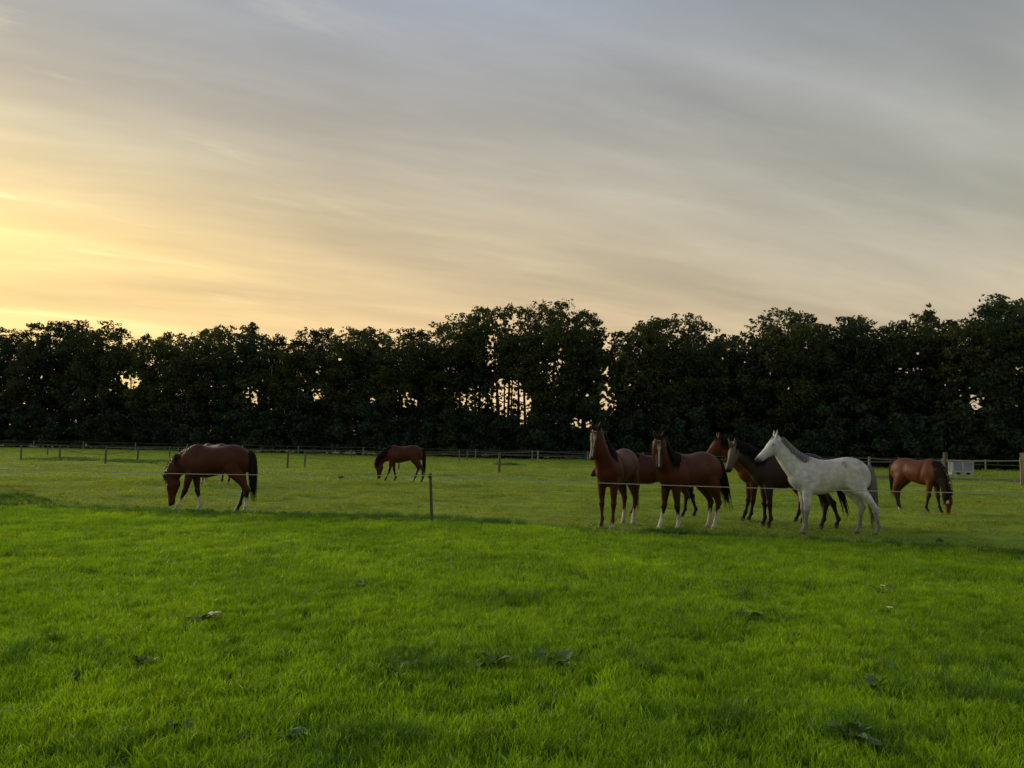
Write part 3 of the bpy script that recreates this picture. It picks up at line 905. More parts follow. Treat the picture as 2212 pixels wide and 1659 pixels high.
def horse(label, loc, rot, scale, poll, d, face, fl=.5, fr=.5, hl=-.62, hr=-.62, coat='bay', P1=None, P2=None, socks=(0, 0, 0, 0), blaze=None, tail=(0.35, -0.08, 0.0), tail_col=(.01, .008, .007), mane_col=(.01, .008, .007),
          mane=True, side=1, cols=None, seed=0, ears=1.0, fy=.13, thick=1.0, forelock=True, dirt=0.0, neck_w=1.0, group='horses of the paddock', ear_back=0.0, hfl=0.0, nk=1.0, headc=None, mane_len=1.0, tw=1.25):
    g = np.random.default_rng(seed + 5)
    base_c, low_c, muz_c = cols
    base_c = np.array(base_c); low_c = np.array(low_c); muz_c = np.array(muz_c) * .55
    head_c = np.array(headc) if headc is not None else base_c
    white = np.array((.45, .42, .37))
    hoofc = np.array((.07, .06, .05))
    P = np.array(poll, float); d = np.array(d, float); d /= np.linalg.norm(d)
    F = np.array(face, float); up = F - d * F.dot(d); up /= np.linalg.norm(up)
    nn = -up; sdh = np.cross(up, d)
    lift = [0, 0, 0, 0]

    def colfn(part, t, th, v):
        if part[0] == 'leg':
            k = part[1]; z = v[2]
            hi = 0.72 if k < 2 else 0.66
            u = np.clip((hi - z) / 0.28, 0, 1)
            c = base_c * (1 - u) + low_c * u
            if socks[k] and z < socks[k] + 0.03 * math.sin(th * 2 + k * 2.1) + .02 * math.sin(th * 5 + k): c = white * (.75 + .4 * hash_noise(v[0] * 30 + k, z * 24, 2))
            if z < 0.07: c = hoofc if not socks[k] else np.array((.30, .26, .20))
            if coat == 'grey' and z > 0.09:
                nz_ = hash_noise(v[0] * 16 + k * 9, v[2] * 11, 5)
                c = c * (0.72 + 0.5 * nz_)
            return c
        if part[0] == 'head':
            s = t
            u = np.clip((s - .72) / .14, 0, 1)
            c = head_c * (1 - u) + muz_c * u
            ca, ea = abs(math.atan2(math.sin(th), math.cos(th))), 0
            if abs(s - .36) < .05 and .9 < ca < 1.3: c = c * .6
            if abs(s - .93) < .035 and .7 < ca < 1.3: c = c * .2
            if s > .80 and 1.95 < ca < 2.35: c = c * .45
            if coat == 'grey': c = c * (1 - .22 * np.clip((ca - .9) / 1.2, 0, 1))  # jaw shading painted into the coat, darker towards the underside
            if blaze:
                b0, b1, w, drift = blaze
                if b0 < s < b1:
                    a = math.atan2(math.sin(th - drift * s), math.cos(th - drift * s))
                    ww = w * (1.25 if s < .42 else .85)
                    if abs(a) < ww: c = white
            return c
        if part[0] == 'ear':
            return head_c * 0.75
        c = base_c.copy()
        if part[0] == 'torso':
            z = v[2]
            if coat == 'grey':
                n1 = fbm(v[0] * 7 + th, v[2] * 7, 3, 2); n2 = fbm(v[0] * 2.3, v[2] * 2.3 + th * .2, 8, 2)
                c = c * (0.86 + .22 * n1) * (0.84 + .3 * n2)
                if v[0] < -.45: c = c * (0.84 + 0.16 * np.clip((v[0] + .85) / .4, 0, 1))
                if n2 > .66: c = c * np.array((.9, .84, .76))
                if ((v[0] - .44) / .06) ** 2 + ((v[2] - 1.55) / .035) ** 2 < 1: c = c * np.array((.5, .42, .4))
                if ((v[0] + .24 - .3 * (v[2] - 1.45)) / .035) ** 2 + ((v[2] - 1.45) / .09) ** 2 < 1: c = c * np.array((.62, .52, .45))
            else:
                c = c * (0.92 + 0.16 * fbm(v[0] * 3, v[2] * 3, seed, 2))
                c = c * (1.0 - 0.25 * np.clip((1.0 - z) / .2, 0, 1))  # shade under the belly put into the coat colour
        if part[0] == 'neck':
            if coat == 'grey':
                c = c * (0.9 + .16 * fbm(v[0] * 6, v[2] * 6, 3, 2))
            if headc is not None:
                u = np.clip((t - .62) / .35, 0, 1)
                c = c * (1 - u) + head_c * u
        return c

    B = Body()
    rows = []
    for (x, zt, zb, hw, egg) in TORSO:
        rows.append([x, 0, (zt + zb) / 2, 0, 0, 1, 0, 1, 0, (zt - zb) / 2, hw * thick, egg])
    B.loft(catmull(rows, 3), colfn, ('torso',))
    # neck
    P0 = np.array([.47, 0, 1.235])
    P3 = P + d * .075 + nn * .115
    v03 = P3 - P0
    p1 = np.array(P1, float) if P1 is not None else P0 + v03 * .38 + np.array([.05, 0, -.02])
    p2 = np.array(P2, float) if P2 is not None else P0 + v03 * .78 + np.array([-.01, 0, .035])
    rows = []
    t0 = np.array([0, 1.0, 0])
    prof = [(0, .34, .165), (.15, .315, .155), (.3, .278, .138), (.45, .25, .132), (.6, .225, .12), (.75, .203, .112), (.9, .182, .104), (1.0, .165, .096)]
    neck_r = []
    for t, hd, hw in prof:
        c = (1 - t) ** 3 * P0 + 3 * (1 - t) ** 2 * t * p1 + 3 * (1 - t) * t * t * p2 + t ** 3 * P3
        dt = 3 * (1 - t) ** 2 * (p1 - P0) + 6 * (1 - t) * t * (p2 - p1) + 3 * t * t * (P3 - p2)
        dt /= np.linalg.norm(dt)
        sv = t0 * (1 - t) + sdh * t
        sv = sv - dt * sv.dot(dt); sv /= np.linalg.norm(sv)
        uv = np.cross(dt, sv)
        rows.append([*c, *uv, *sv, hd * (1 - (1 - nk) * min(1, t * 2.5)), hw * neck_w, .22])
    neck_r = catmull(rows, 4)
    B.loft(neck_r, colfn, ('neck',))
    # head
    rows = []
    for s_, hd, hw in HEADP:
        s_ = s_ * 1.06
        c = P + d * s_ + nn * (hd * (1.0 if s_ < .5 else 1.0) + (.012 if s_ > .3 else 0))
        rows.append([*c, *up, *sdh, hd * 1.13, hw * 1.28, -.10 if s_ < .3 else -.02])
    hr_ = catmull(rows, 5)
    B.loft(hr_, colfn, ('head',), 60)
    for sg in (-1, 1):
        b0 = P + sdh * (sg * .062) + d * .02 + up * -.015
        ed = (up * (.62 - ear_back) - d * .78 + sdh * sg * (.22 + (1 - ears) * .5)); ed /= np.linalg.norm(ed)
        fr_ = np.cross(ed, sdh); fr_ /= np.linalg.norm(fr_)
        rows = [[*(b0 - ed * .03), *fr_, *sdh, .030, .034, 0], [*(b0 + ed * .03), *fr_, *sdh, .024, .034, 0], [*(b0 + ed * .075), *fr_, *sdh, .021, .032, 0], [*(b0 + ed * .115), *fr_, *sdh, .017, .022, 0], [*(b0 + ed * .155), *fr_, *sdh, .010, .011, 0]]
        B.loft(catmull(rows, 2), colfn, ('ear',))
    # legs
    for k, (hx, sg) in enumerate(((fl, 1), (fr, -1), (hl, 1), (hr, -1))):
        rows = []
        if k < 2:
            dxh = hx - .5
            zp = [1.28, .98, .5, .19, 0]; xp = [.50, .50 + .02 * dxh, .50 + .42 * dxh, .50 + dxh - .03 * 0, .50 + dxh * 1.02]
            yp = [.12, .13, fy, fy - .01, fy - .01]
            tab = FRONT
        else:
            dxh = hx + .62
            zp = [1.34, 1.02, .84, .56, .19, 0]; xp = [-.50, -.50 + .03 * dxh, -.58 + .25 * dxh, -.735 + .55 * dxh, -.69 + dxh, -.69 + dxh * 1.03]
            yp = [.13, .14, .14, .13, .12, .12]
            tab = HIND
        zp_, xp_, yp_ = zp[::-1], xp[::-1], yp[::-1]
        for (z, ox, rx, ry) in tab:
            x = np.interp(z, zp_, xp_) + ox; yv = np.interp(z, zp_, yp_)
            rows.append([x, sg * yv, z, 1, 0, 0, 0, 1, 0, rx, ry, 0])
        def fat(z): return 1.12 + .13 * np.clip((1.0 - z) / .3, 0, 1) - .14 * np.clip((.12 - z) / .05, 0, 1)
        rows = [r_[:9] + [r_[9] * fat(r_[2]), r_[10] * fat(r_[2]), r_[11]] for r_ in rows]
        B.loft(catmull(rows, 3), colfn, ('leg', k))
    V = np.concatenate(B.V); Cc = np.concatenate(B.C)
    me = bpy.data.meshes.new('body_src')
    me.from_pydata([tuple(v) for v in V], [], B.F)
    me.update()
    tmp = bpy.data.objects.new('tmp', me)
    COL.objects.link(tmp)
    md = tmp.modifiers.new('r', 'REMESH'); md.mode = 'VOXEL'; md.voxel_size = 0.017; md.use_smooth_shade = True
    ms = tmp.modifiers.new('s', 'SMOOTH'); ms.iterations = 3; ms.factor = 0.5
    dg = bpy.context.evaluated_depsgraph_get()
    em = bpy.data.meshes.new_from_object(tmp.evaluated_get(dg))
    bpy.data.objects.remove(tmp)
    em.name = 'body'
    n = len(em.vertices)
    co = np.empty(n * 3, np.float32); em.vertices.foreach_get('co', co); co = co.reshape(-1, 3)
    kd = kdtree.KDTree(len(V))
    for i, v in enumerate(V): kd.insert(v, i)
    kd.balance()
    cc = np.ones((n, 4), np.float32)
    for i in range(n):
        r_ = kd.find_n(co[i], 3)
        w = 0; c = 0
        for (_, j, dist) in r_:
            q = 1 / (dist + 0.004) ** 3; c = c + Cc[j] * q; w += q
        cc[i, :3] = c / w
    # soften the joins of the trunk, leave head and lower legs crisp
    ne = len(em.edges); ev = np.empty(ne * 2, np.int32); em.edges.foreach_get('vertices', ev); ev = ev.reshape(-1, 2)
    deg = np.bincount(ev.ravel(), minlength=n).astype(np.float64)
    wt = np.clip((co[:, 2] - .86) / .12, 0, 1) * np.clip((.98 - co[:, 0]) / .25, 0, 1) * (co[:, 0] > -1.0)
    if P[2] < 1.2: wt = wt * np.clip((co[:, 2] - .9) / .1, 0, 1)
    q_ = co.astype(np.float64)
    for _ in range(16):
        acc = np.stack([np.bincount(ev[:, 0], q_[ev[:, 1], k_], n) + np.bincount(ev[:, 1], q_[ev[:, 0], k_], n) for k_ in range(3)], 1) / deg[:, None]
        q_ = q_ + (acc - q_) * (wt * .6)[:, None]
    co2 = q_.astype(np.float32)
    em.vertices.foreach_set('co', co2.ravel()); em.update()
    # muscle relief: shoulder groove, hollow flank, stifle, ribs, chest border
    nv_ = np.empty(n * 3, np.float32)
    em.vertices.foreach_get('normal', nv_); nv_ = nv_.reshape(-1, 3)
    x_, y_, z_ = co2[:, 0], np.abs(co2[:, 1]), co2[:, 2]
    sm = lambda v, a, b: np.clip((v - a) / (b - a), 0, 1)
    ba = sm(z_, .9, 1.05) * (1 - sm(z_, 1.42, 1.56)) * sm(y_, .06, .14)
    ds = -.017 * np.exp(-((x_ - .29 - .20 * (z_ - 1.2)) / .045) ** 2) * ba
    ds += -.026 * np.exp(-((x_ + .27) / .10) ** 2 - ((z_ - 1.32) / .13) ** 2) * sm(y_, .1, .2)
    ds += .016 * np.exp(-((x_ + .40) / .10) ** 2 - ((z_ - 1.08) / .12) ** 2)
    ds += .013 * np.exp(-((x_ - .45) / .08) ** 2 - ((z_ - 1.22) / .16) ** 2) * sm(y_, .06, .14)
    ds += -.012 * np.exp(-((x_ + .62 - .25 * (z_ - 1.2)) / .035) ** 2) * (1 - sm(z_, 1.35, 1.5)) * sm(z_, .9, 1.05)
    ds += .0012 * np.sin(x_ * 62 + z_ * 8) * np.exp(-((x_ + .02) / .2) ** 2) * ba
    ds += .018 * np.exp(-((y_ - .085) / .045) ** 2 - ((z_ - 1.12) / .13) ** 2) * sm(x_, .70, .80) * (x_ < .95)
    ds = ds * .62 * (x_ > -.9) * (x_ < .95)
    co2 = co2 + nv_ * ds[:, None].astype(np.float32)
    em.vertices.foreach_set('co', co2.ravel()); em.update()
    for a in list(em.color_attributes): em.color_attributes.remove(a)
    at = em.color_attributes.new('tone', 'FLOAT_COLOR', 'POINT'); at.data.foreach_set('color', cc.ravel())
    em.polygons.foreach_set('use_smooth', [True] * len(em.polygons))
    em.materials.clear()
    root = empty('horse', (loc[0], loc[1], loc[2] if len(loc) > 2 else float(terrain(loc[0], loc[1])) - .005), R(rot))
    root.scale = (scale,) * 3
    tag(root, label, 'horse', group)
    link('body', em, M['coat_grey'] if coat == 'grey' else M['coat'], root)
    # eyes
    for sg in (-1, 1):
        mb = MB()
        c = P + d * .185 + nn * .060 + sdh * (sg * .098)
        mb.tube([tuple(c + sdh * sg * q) for q in (-.018, -.010, 0.0, .010, .017)], [.008, .018, .021, .015, .004], 8)
        mb.build('eye', M['eye'], root, smooth=True)
    # mane
    if mane:
        mb = MB()
        hm = hair_mat(mane_col)
        nst = 300
        for i in range(nst):
            t = .06 + .94 * (i + g.uniform(0, 1)) / nst
            fi = t * (len(neck_r) - 1); i0 = int(fi); i1 = min(i0 + 1, len(neck_r) - 1); u = fi - i0
            r_ = neck_r[i0] * (1 - u) + neck_r[i1] * u
            c, uv, sv, hd, hw = r_[0:3], r_[3:6], r_[6:9], r_[9], r_[10]
            tv = np.cross(sv, uv)
            ln = g.uniform(.55, 1.15) * 1.25 * mane_len * (1.25 if t > .2 else .7)
            sd_ = side if g.uniform() < .93 else -side
            pts = []; rad = []
            dr = g.normal(0, .03)
            for q in range(5):
                ph = ln * q / 4
                off = 1.05 + .10 * math.sin(ph) + g.uniform(0, .03)
                e = c + uv * (hd * off * math.cos(ph)) + sv * (sd_ * (hw * 1.06 + .012) * math.sin(ph) * off) + tv * (dr * q * .6) + np.array([0, 0, -.01 * q * q * .5])
                if q == 0: e = e - uv * .03
                pts.append(tuple(e)); rad.append([.013, .014, .012, .009, .003][q])
            mb.tube(pts, rad, 3, cap=False)
        if forelock:
            for i in range(14):
                b0 = P + sdh * g.normal(0, .02) + up * .005
                e1 = b0 + d * .06 + up * .02 + sdh * g.normal(0, .02); e2 = b0 + d * g.uniform(.1, .17) + up * .008 + sdh * g.normal(0, .03)
                mb.tube([tuple(b0), tuple(e1), tuple(e2)], [.012, .012, .003], 3, cap=False)
        tag(mb.build('mane', hm, root, smooth=True), kind='stuff')
    # tail
    zb_, xo, yo = tail
    mb = MB()
    ax = np.array([-.80, 0, 1.44]); bot = np.array([-.92 + xo, yo, zb_])
    ctrl = [ax, ax + np.array([-.075, 0, -.03]), ax * .55 + bot * .45 + np.array([-.05, 0, .10]), bot]
    def tpos(t):
        return (1 - t) ** 3 * ctrl[0] + 3 * (1 - t) ** 2 * t * ctrl[1] + 3 * (1 - t) * t * t * ctrl[2] + t ** 3 * ctrl[3]
    ts = np.linspace(0, .9, 9)
    mb.tube([tuple(tpos(t)) for t in ts], [q * tw for q in (.030, .045, .058, .066, .068, .066, .058, .045, .02)], 10, flat=.85)
    for i in range(90):
        a = g.uniform(0, 6.28); rr = g.uniform(.2, 1); ls = g.uniform(.72, 1.04); st_ = g.uniform(0, .35)
        pts = []; rad = []
        ox, oy = math.cos(a) * rr, math.sin(a) * rr
        for q in range(7):
            t = st_ + (ls - st_) * q / 6
            wv = tw * .066 * math.sin(min(1, t * 1.8) * math.pi / 2) * (1.05 if t < .8 else .95)
            c = tpos(t)
            pts.append((c[0] + ox * wv + g.normal(0, .002), c[1] + oy * wv * .85, c[2])); rad.append(.0125 * (1 - .8 * (q / 6) ** 2))
        mb.tube(pts, rad, 3, cap=False)
    mb.build('tail', hair_mat(tail_col), root, smooth=True)
    return root


BAY = ((.064, .0165, .0055), (.012, .009, .008), (.03, .016, .012))
BAY_R = ((.10, .027, .008), (.015, .010, .008), (.04, .02, .014))
CHEST = ((.068, .0165, .0058), (.050, .016, .009), (.06, .025, .016))
DARK = ((.030, .017, .013), (.010, .008, .008), (.03, .025, .022))
GREY = ((.55, .56, .56), (.19, .185, .18), (.22, .21, .20))
G10 = 'horses of the paddock'


def camdir(rot, lx=0.0):
    """direction towards the viewer side of the field in a horse's own axes"""
    v = Matrix.Rotation(-R(rot), 3, 'Z') @ Vector((lx, -1, 0)).normalized()
    return (v.x, v.y, 0)


def hloc(px, Y):
    return (gx(px, Y), Y)


# 1 large bay grazing
horse('large bay horse with bushy black tail grazing in front of a half-hidden horse', hloc(468, 18.3), 180, 1.0, (1.13, -.02, .80), (-.10, 0, -1), (1, -.12, 0), fl=.80, fr=.36, hl=-.74, hr=-.50, cols=BAY,
      P1=(.80, 0, 1.20), P2=(1.02, 0, 1.02), socks=(.34, .36, .36, 0), tail=(.28, -.02, .03), seed=1, side=-1, tw=1.6)
# 2 chestnut behind it
horse('pale chestnut horse grazing, mostly hidden behind the large grazing bay', hloc(466, 29.3), 150, .96, (1.10, 0, .72), (-.15, 0, -1), (1, 0, 0), hl=-.55, hr=-.66, fl=.5, fr=.6, cols=((.058, .018, .007), (.05, .018, .009), (.06, .03, .02)),
      P1=(.80, 0, 1.18), P2=(1.0, 0, .98), socks=(.2, .2, .14, .14), tail_col=(.12, .05, .02), mane_col=(.14, .06, .025), seed=2)
# 3 middle bay far
horse('small-looking bay horse grazing alone beyond the leaning tape post', hloc(874, 33.3), 180, .97, (1.24, 0, .74), (-.12, 0, -1), (1, 0, 0), fl=.74, fr=.37, hl=-.80, hr=-.42, cols=BAY,
      P1=(.84, 0, 1.18), P2=(1.12, 0, 1.0), socks=(0, 0, 0, .10), tail=(.30, .02, 0), seed=3)
# 5 brown horse behind (head low at the left)
horse('brown horse hidden behind the two blazed horses, dark nose and back showing', hloc(1418, 19.6), 180, .98, (1.40, 0, 1.60), (.50, 0, -.87), (1, 0, 0), fl=.62, fr=.56, hl=-.64, hr=-.98, cols=((.055, .016, .007), (.012, .009, .008), (.03, .018, .014)),
      P1=(.85, 0, 1.34), P2=(1.2, 0, 1.54), tail=(.4, .03, 0), seed=5)
# 7 red bay with head over the rump
horse('red bay horse standing behind the dark brown one, head raised over its neighbour\'s rump', hloc(1672, 18.4), 180, 1.0, (1.33, 0, 1.98), (.62, 0, -.78), (1, 0, 0), fl=.60, fr=.66, hl=-.60, hr=-.54, cols=BAY_R,
      tail=(.22, -.3, 0), seed=7, P1=(.80, 0, 1.42))
# 8 dark brown with greyish face
horse('dark brown horse with a greyish face behind the dapple grey', hloc(1706, 17.1), 180, 1.02, (1.24, 0, 1.80), (.30, .24, -.86), (1, .6, 0), fl=.47, fr=.52, hl=-.60, hr=-1.02, cols=DARK, headc=(.095, .078, .066),
      P1=(.82, 0, 1.36), P2=(1.08, 0, 1.68), tail=(.35, -.30, 0), seed=8)
# 4 chestnut facing viewer
cd = camdir(241, -.42)
horse('chestnut horse with narrow blaze facing out, first of the standing group', hloc(1334, 16.75), 241, 1.05, (1.0, -.06, 2.02), (cd[0] * .30, cd[1] * .30 - .06, -.92), cd, fl=.55, fr=.52, hl=-.60, hr=-.66, cols=CHEST,
      P1=(.76, -.01, 1.42), P2=(.93, -.04, 1.72), socks=(.10, 0, .34, .30), neck_w=1.25, headc=(.042, .011, .005), blaze=(.20, .84, .17, .10), tail=(.35, .10, .12), tail_col=(.15, .045, .02), mane_col=(.035, .015, .01), seed=4, side=1, mane_len=.8)
# 6 bay with blaze
cd = camdir(213, -.24)
horse('bay horse with a broad blaze and black tail looking straight out over the tape', hloc(1489, 16.3), 213, 1.025, (1.00, .16, 1.90), (cd[0] * .20, cd[1] * .20, -.97), cd, fl=.42, fr=.68, hl=-.58, hr=-.66, cols=BAY,
      P1=(.74, .02, 1.36), P2=(.94, .10, 1.62), socks=(.34, .38, .40, .36), neck_w=1.3, thick=1.06, headc=(.038, .010, .005), blaze=(.22, .84, .22, .0), tail=(.42, -.24, .0), seed=6, side=1, tw=1.7)
# 9 grey
horse('dapple grey horse standing in profile, palest of the herd', hloc(1791, 16.15), 181, 1.0, (1.13, 0, 2.02), (.66, 0, -.72), (1, 0, 0), fl=.57, fr=.49, hl=-.88, hr=-.60, cols=GREY, coat='grey',
      P1=(.80, 0, 1.43), P2=(1.0, 0, 1.76), tail=(.18, .0, .0), tw=1.5, tail_col=(.15, .135, .115), mane_col=(.22, .215, .21), seed=9, side=1, mane_len=.55, thick=.97, nk=.94, neck_w=1.0)
# 10 bay grazing right
cd = camdir(-58, -.52)
horse('bay horse with a star grazing with its head to the ground beside the pale crate', hloc(1980, 22.3), -64, .96, (.98, -.04, .60), (cd[0] * .10, cd[1] * .10, -1), cd, fl=.62, fr=.36, hl=-.66, hr=-.50, cols=((.085, .025, .009), (.013, .010, .009), (.035, .02, .015)),
      P1=(.78, 0, 1.14), P2=(.97, -.02, .92), socks=(0, 0, 0, .10), headc=(.05, .014, .006), blaze=(.33, .42, .20, 0), tail=(.5, .08, 0), seed=10, side=-1, ears=.2)


# ------------------------------------------------------------------ fences
def post(parent, x, y, h, r, tilt=(0, 0), m='wood', square=False):
    mb = MB()
    z0 = float(terrain(x, y)) - .25
    if square:
        mb.box((x, y, (z0 + h) / 2), (r, r, (h - z0) / 2), .3, .97, (tilt[0], tilt[1]))
    else:
        mb.tube([(x + tilt[0] * t, y + tilt[1] * t, z0 + (h - z0) * t) for t in (0, .25, .5, .75, .985, 1)], [r * 1.04, r, r * .99, r * .97, r * .96, r * .82], 12)
    return mb.build('post', M[m], parent, smooth=False)


def tape(parent, pts, hh, th=.003, sag=.03, name='tape', n=10, m='tape_far'):
    mb = MB(); P = []
    for a, b in zip(pts[:-1], pts[1:]):
        for i in range(n):
            t = i / n
            P.append(Vector(a) * (1 - t) + Vector(b) * t + Vector((0, 0, -sag * 4 * t * (1 - t))))
    P.append(Vector(pts[-1]))
    b = 0
    for i, p in enumerate(P):
        tw = 0.0
        for (s, z) in ((-th, -hh), (th, -hh), (th, hh), (-th, hh)):
            mb.v.append((p.x, p.y + s, p.z + z))
    for i in range(len(P) - 1):
        q = i * 4
        for k in range(4):
            mb.f.append((q + k, q + (k + 1) % 4, q + 4 + (k + 1) % 4, q + 4 + k))
    mb.f.append((3, 2, 1, 0)); q = (len(P) - 1) * 4; mb.f.append((q, q + 1, q + 2, q + 3))
    return mb.build(name, M[m], parent)


# A: single tape in front of the herd
fa = tag(empty('tape_fence', (0, 0, 0)), 'single white tape fence strung across in front of the horses on one leaning post', 'fence')
pb = at_depth(934, 1140, 16.9)
tilt = at_depth(928, 1024, pb.y) - at_depth(934, 1024, pb.y)
ph = at_depth(929, 1024, pb.y).z
post(fa, pb.x, pb.y, ph, .034, (tilt.x * 1.3, 0), 'wood')
mb = MB(); tp_ = Vector((pb.x + tilt.x * 1.3, pb.y, ph))
mb.tube([tuple(tp_ + Vector((-.035, -.045, -.05))), tuple(tp_ + Vector((.035, -.045, -.05)))], .03, 8)
mb.tube([tuple(tp_ + Vector((0, -.0, .002))), tuple(tp_ + Vector((0, 0, .012)))], .043, 10)
mb.build('insulator', M['black'], fa)
lA = at_depth(-160, 1000, 16.6); rA = at_depth(2330, 1060, 13.5)
zl = at_depth(-160, 1008, lA.y).z; zr = at_depth(2330, 1068.5, rA.y).z
tape(fa, [(lA.x, lA.y, zl), (tp_.x, tp_.y - .075, at_depth(930, 1027, pb.y).z), (rA.x, rA.y, zr)], 0.0075, sag=.055, n=24, m='tape')
post(fa, lA.x, lA.y + .05, zl + .05, .035)
post(fa, rA.x, rA.y + .05, zr + .05, .035)

# B: middle fence of stout posts with one band
fb = tag(empty('paddock_fence', (0, 0, 0)), 'stout wooden posts with one white band crossing the middle of the field', 'fence')
PB = [(-200, 57, 1.15, .06), (48.6, 54, 1.0, .06), (231, 51, 1.12, .065), (623, 47.6, 1.18, .065), (1079, 44, 1.22, .075), (1700, 43, 1.2, .06), (2212, 41.5, 1.78, .14)]
bp = []
for (px, Y, h, r) in PB:
    x = gx(px, Y)
    post(fb, x, Y, h, r, (random.uniform(-.04, .04), 0), 'wood' if px != 2212 else 'wood', square=(px == 2212))
    bp.append((x, Y - r - .01, min(h, 1.2) - .08))
bp[-1] = (bp[-1][0], bp[-1][1], 1.34)
tape(fb, bp[2:], .02, sag=.05)
post(fb, gx(2204, 41.2), 41.2, 1.52, .045, (.0, 0), 'wood_pale')
# C: short row between
fc_ = tag(empty('paddock_fence', (0, 0, 0)), 'row of thin dark posts with weeds round their feet, behind the stout-post fence', 'fence')
cp = []
for (px, Y, h, r) in [(132, 56.5, .98, .065), (299.6, 57.5, .98, .06), (660, 50, 1.12, .06), (863, 49.5, 1.0, .05), (993, 68, 1.15, .05)]:
    x = gx(px, Y); post(fc_, x, Y, h, r, (random.uniform(-.03, .03), 0)); cp.append((x, Y - r - .01, h - .12))
tape(fc_, [cp[0], cp[1]], .02, sag=.42)
tape(fc_, [cp[2], cp[3], cp[4]], .018, sag=.1)
# D: far thin row
fd = tag(empty('paddock_fence', (0, 0, 0)), 'thin grey posts with a slack band standing further back in the field', 'fence')
dp = []
for (px, Y, h, r) in [(-60, 74, 1.0, .05), (105, 70, 1.0, .05), (368.4, 70, 1.0, .06), (760, 78, .9, .05), (1010, 80, 1.05, .07), (1163, 73, 1.2, .07), (1500, 72, 1.1, .06), (1877, 66, 1.25, .10), (2041, 60, 1.75, .17)]:
    x = gx(px, Y); post(fd, x, Y, h, r, (random.uniform(-.03, .03), 0), 'wood_pale' if px in (1163, 1877) else 'wood'); dp.append((x, Y - r - .012, min(h, 1.2) - .08))
dp[-1] = (dp[-1][0], dp[-1][1], 1.14)
tape(fd, dp, .022, sag=.10)
tape(fd, [dp[-1], (gx(2212, 41.5) - .1, 41.2, 1.36)], .028, sag=.04)
# E: far double fence before the wood
fe = tag(empty('boundary_fence', (0, 0, 0)), 'long pale fence with two bands in front of the dark wood', 'fence')
ep = []
for px in [-120, -20, 74, 181, 294, 405, 525, 645, 785, 905, 1028, 1150, 1270, 1390, 1510, 1630, 1745, 1840, 1940, 2035, 2128, 2225, 2320]:
    Y = wood_depth(px) - 7.5 - (2 if px > 2000 else 0)
    x = gx(px, Y); h = 1.02 + .12 * (px / 2212)
    post(fe, x, Y, h, .07, (random.uniform(-.03, .03), 0), 'white_post'); ep.append((x, Y - .085, h - .05))
tape(fe, ep, .016, sag=.05, n=4)
tape(fe, [(a, b, c - .42) for a, b, c in ep], .022, sag=.06, n=4)

# ------------------------------------------------------------------ pallet box
cY = 59.0
cx0 = gx(2053, cY); cx1 = gx(2096, cY)
w = cx1 - cx0; ccx = (cx0 + cx1) / 2
zt = 1.08
root = tag(empty('pallet_box', (ccx, cY, .06), R(-16)), 'pale grey plastic pallet box standing on a plank beside the thick round post', 'crate')
hw_, hd_ = w / 2 * .98, w / 2 * .78
mb = MB()
for sy in (-1, 1):
    mb.box((0, sy * (hd_ - .04), .60), (hw_ - .06, .02, .34))
for sx in (-1, 1):
    mb.box((sx * (hw_ - .04), 0, .60), (.02, hd_ - .06, .34))
mb.box((0, 0, .24), (hw_ - .02, hd_ - .02, .03))
mb.build('side_panel', M['crate_in'], root)
mb = MB()
for sy in (-1, 1):
    for xk in (-.97, -.02, .97):
        mb.box((xk * (hw_ - .05), sy * (hd_ - .008), .60), (.05, .035, .36))
for sx in (-1, 1):
    for yk in (-.33, .33):
        mb.box((sx * (hw_ - .008), yk * hd_, .60), (.034, .05, .36))
mb.build('rib', M['crate'], root)
mb = MB()
for sy in (-1, 1): mb.box((0, sy * (hd_ - .01), .985), (hw_ + .02, .045, .04))
for sx in (-1, 1): mb.box((sx * (hw_ - .01), 0, .987), (.043, hd_ - .06, .038))
mb.build('rim', M['crate'], root)
mb = MB()
for sy in (-1, 1): mb.box((0, sy * (hd_ - .01), .235), (hw_ + .012, .042, .045))
mb.build('lower_rail', M['crate'], root)
for sx in (-1, 0, 1):
    mb = MB(); mb.box((sx * (hw_ - .13), 0, .115), (.11 if sx else .16, hd_ - .02, .085)); mb.box((sx * (hw_ - .13), 0, .018), (.14, hd_, .016))
    mb.build('foot', M['crate'], root)
mb = MB(); mb.box((0, 0, 0), (w * .52, .14, .035), .02)
pl = mb.build('plank', M['wood_pale']); pl.location = (ccx - .15, cY - hd_ - .35, float(terrain(ccx, cY - hd_)) + .04)
tag(pl, 'pale wooden plank lying in the mud before the pallet box', 'plank')

# ------------------------------------------------------------------ broad-leaved weeds, flowers, droppings
def leaf_pts(L_, W_, arch, wav, g):
    V = []; F = []
    n = 7
    for i in range(n + 1):
        t = i / n
        wv = W_ * (math.sin(math.pi * min(1, t * .93 + .05)) ** .7) * (1 - .25 * t) if i < n else .002
        if i == 0: wv = .006
        z = arch * math.sin(t * math.pi * .75) * L_ + .02
        rip = wav * math.sin(t * 17 + 1)
        V += [(L_ * t, -wv, z + wv * .35 + rip), (L_ * t, 0, z - .002), (L_ * t, wv, z + wv * .35 - rip)]
    for i in range(n):
        q = i * 3
        F += [(q, q + 3, q + 4, q + 1), (q + 1, q + 4, q + 5, q + 2)]
    b = len(V)
    V += [(x, y, z - .003) for x, y, z in V]
    F += [tuple(b + k for k in reversed(f)) for f in F[:]]
    return V, F


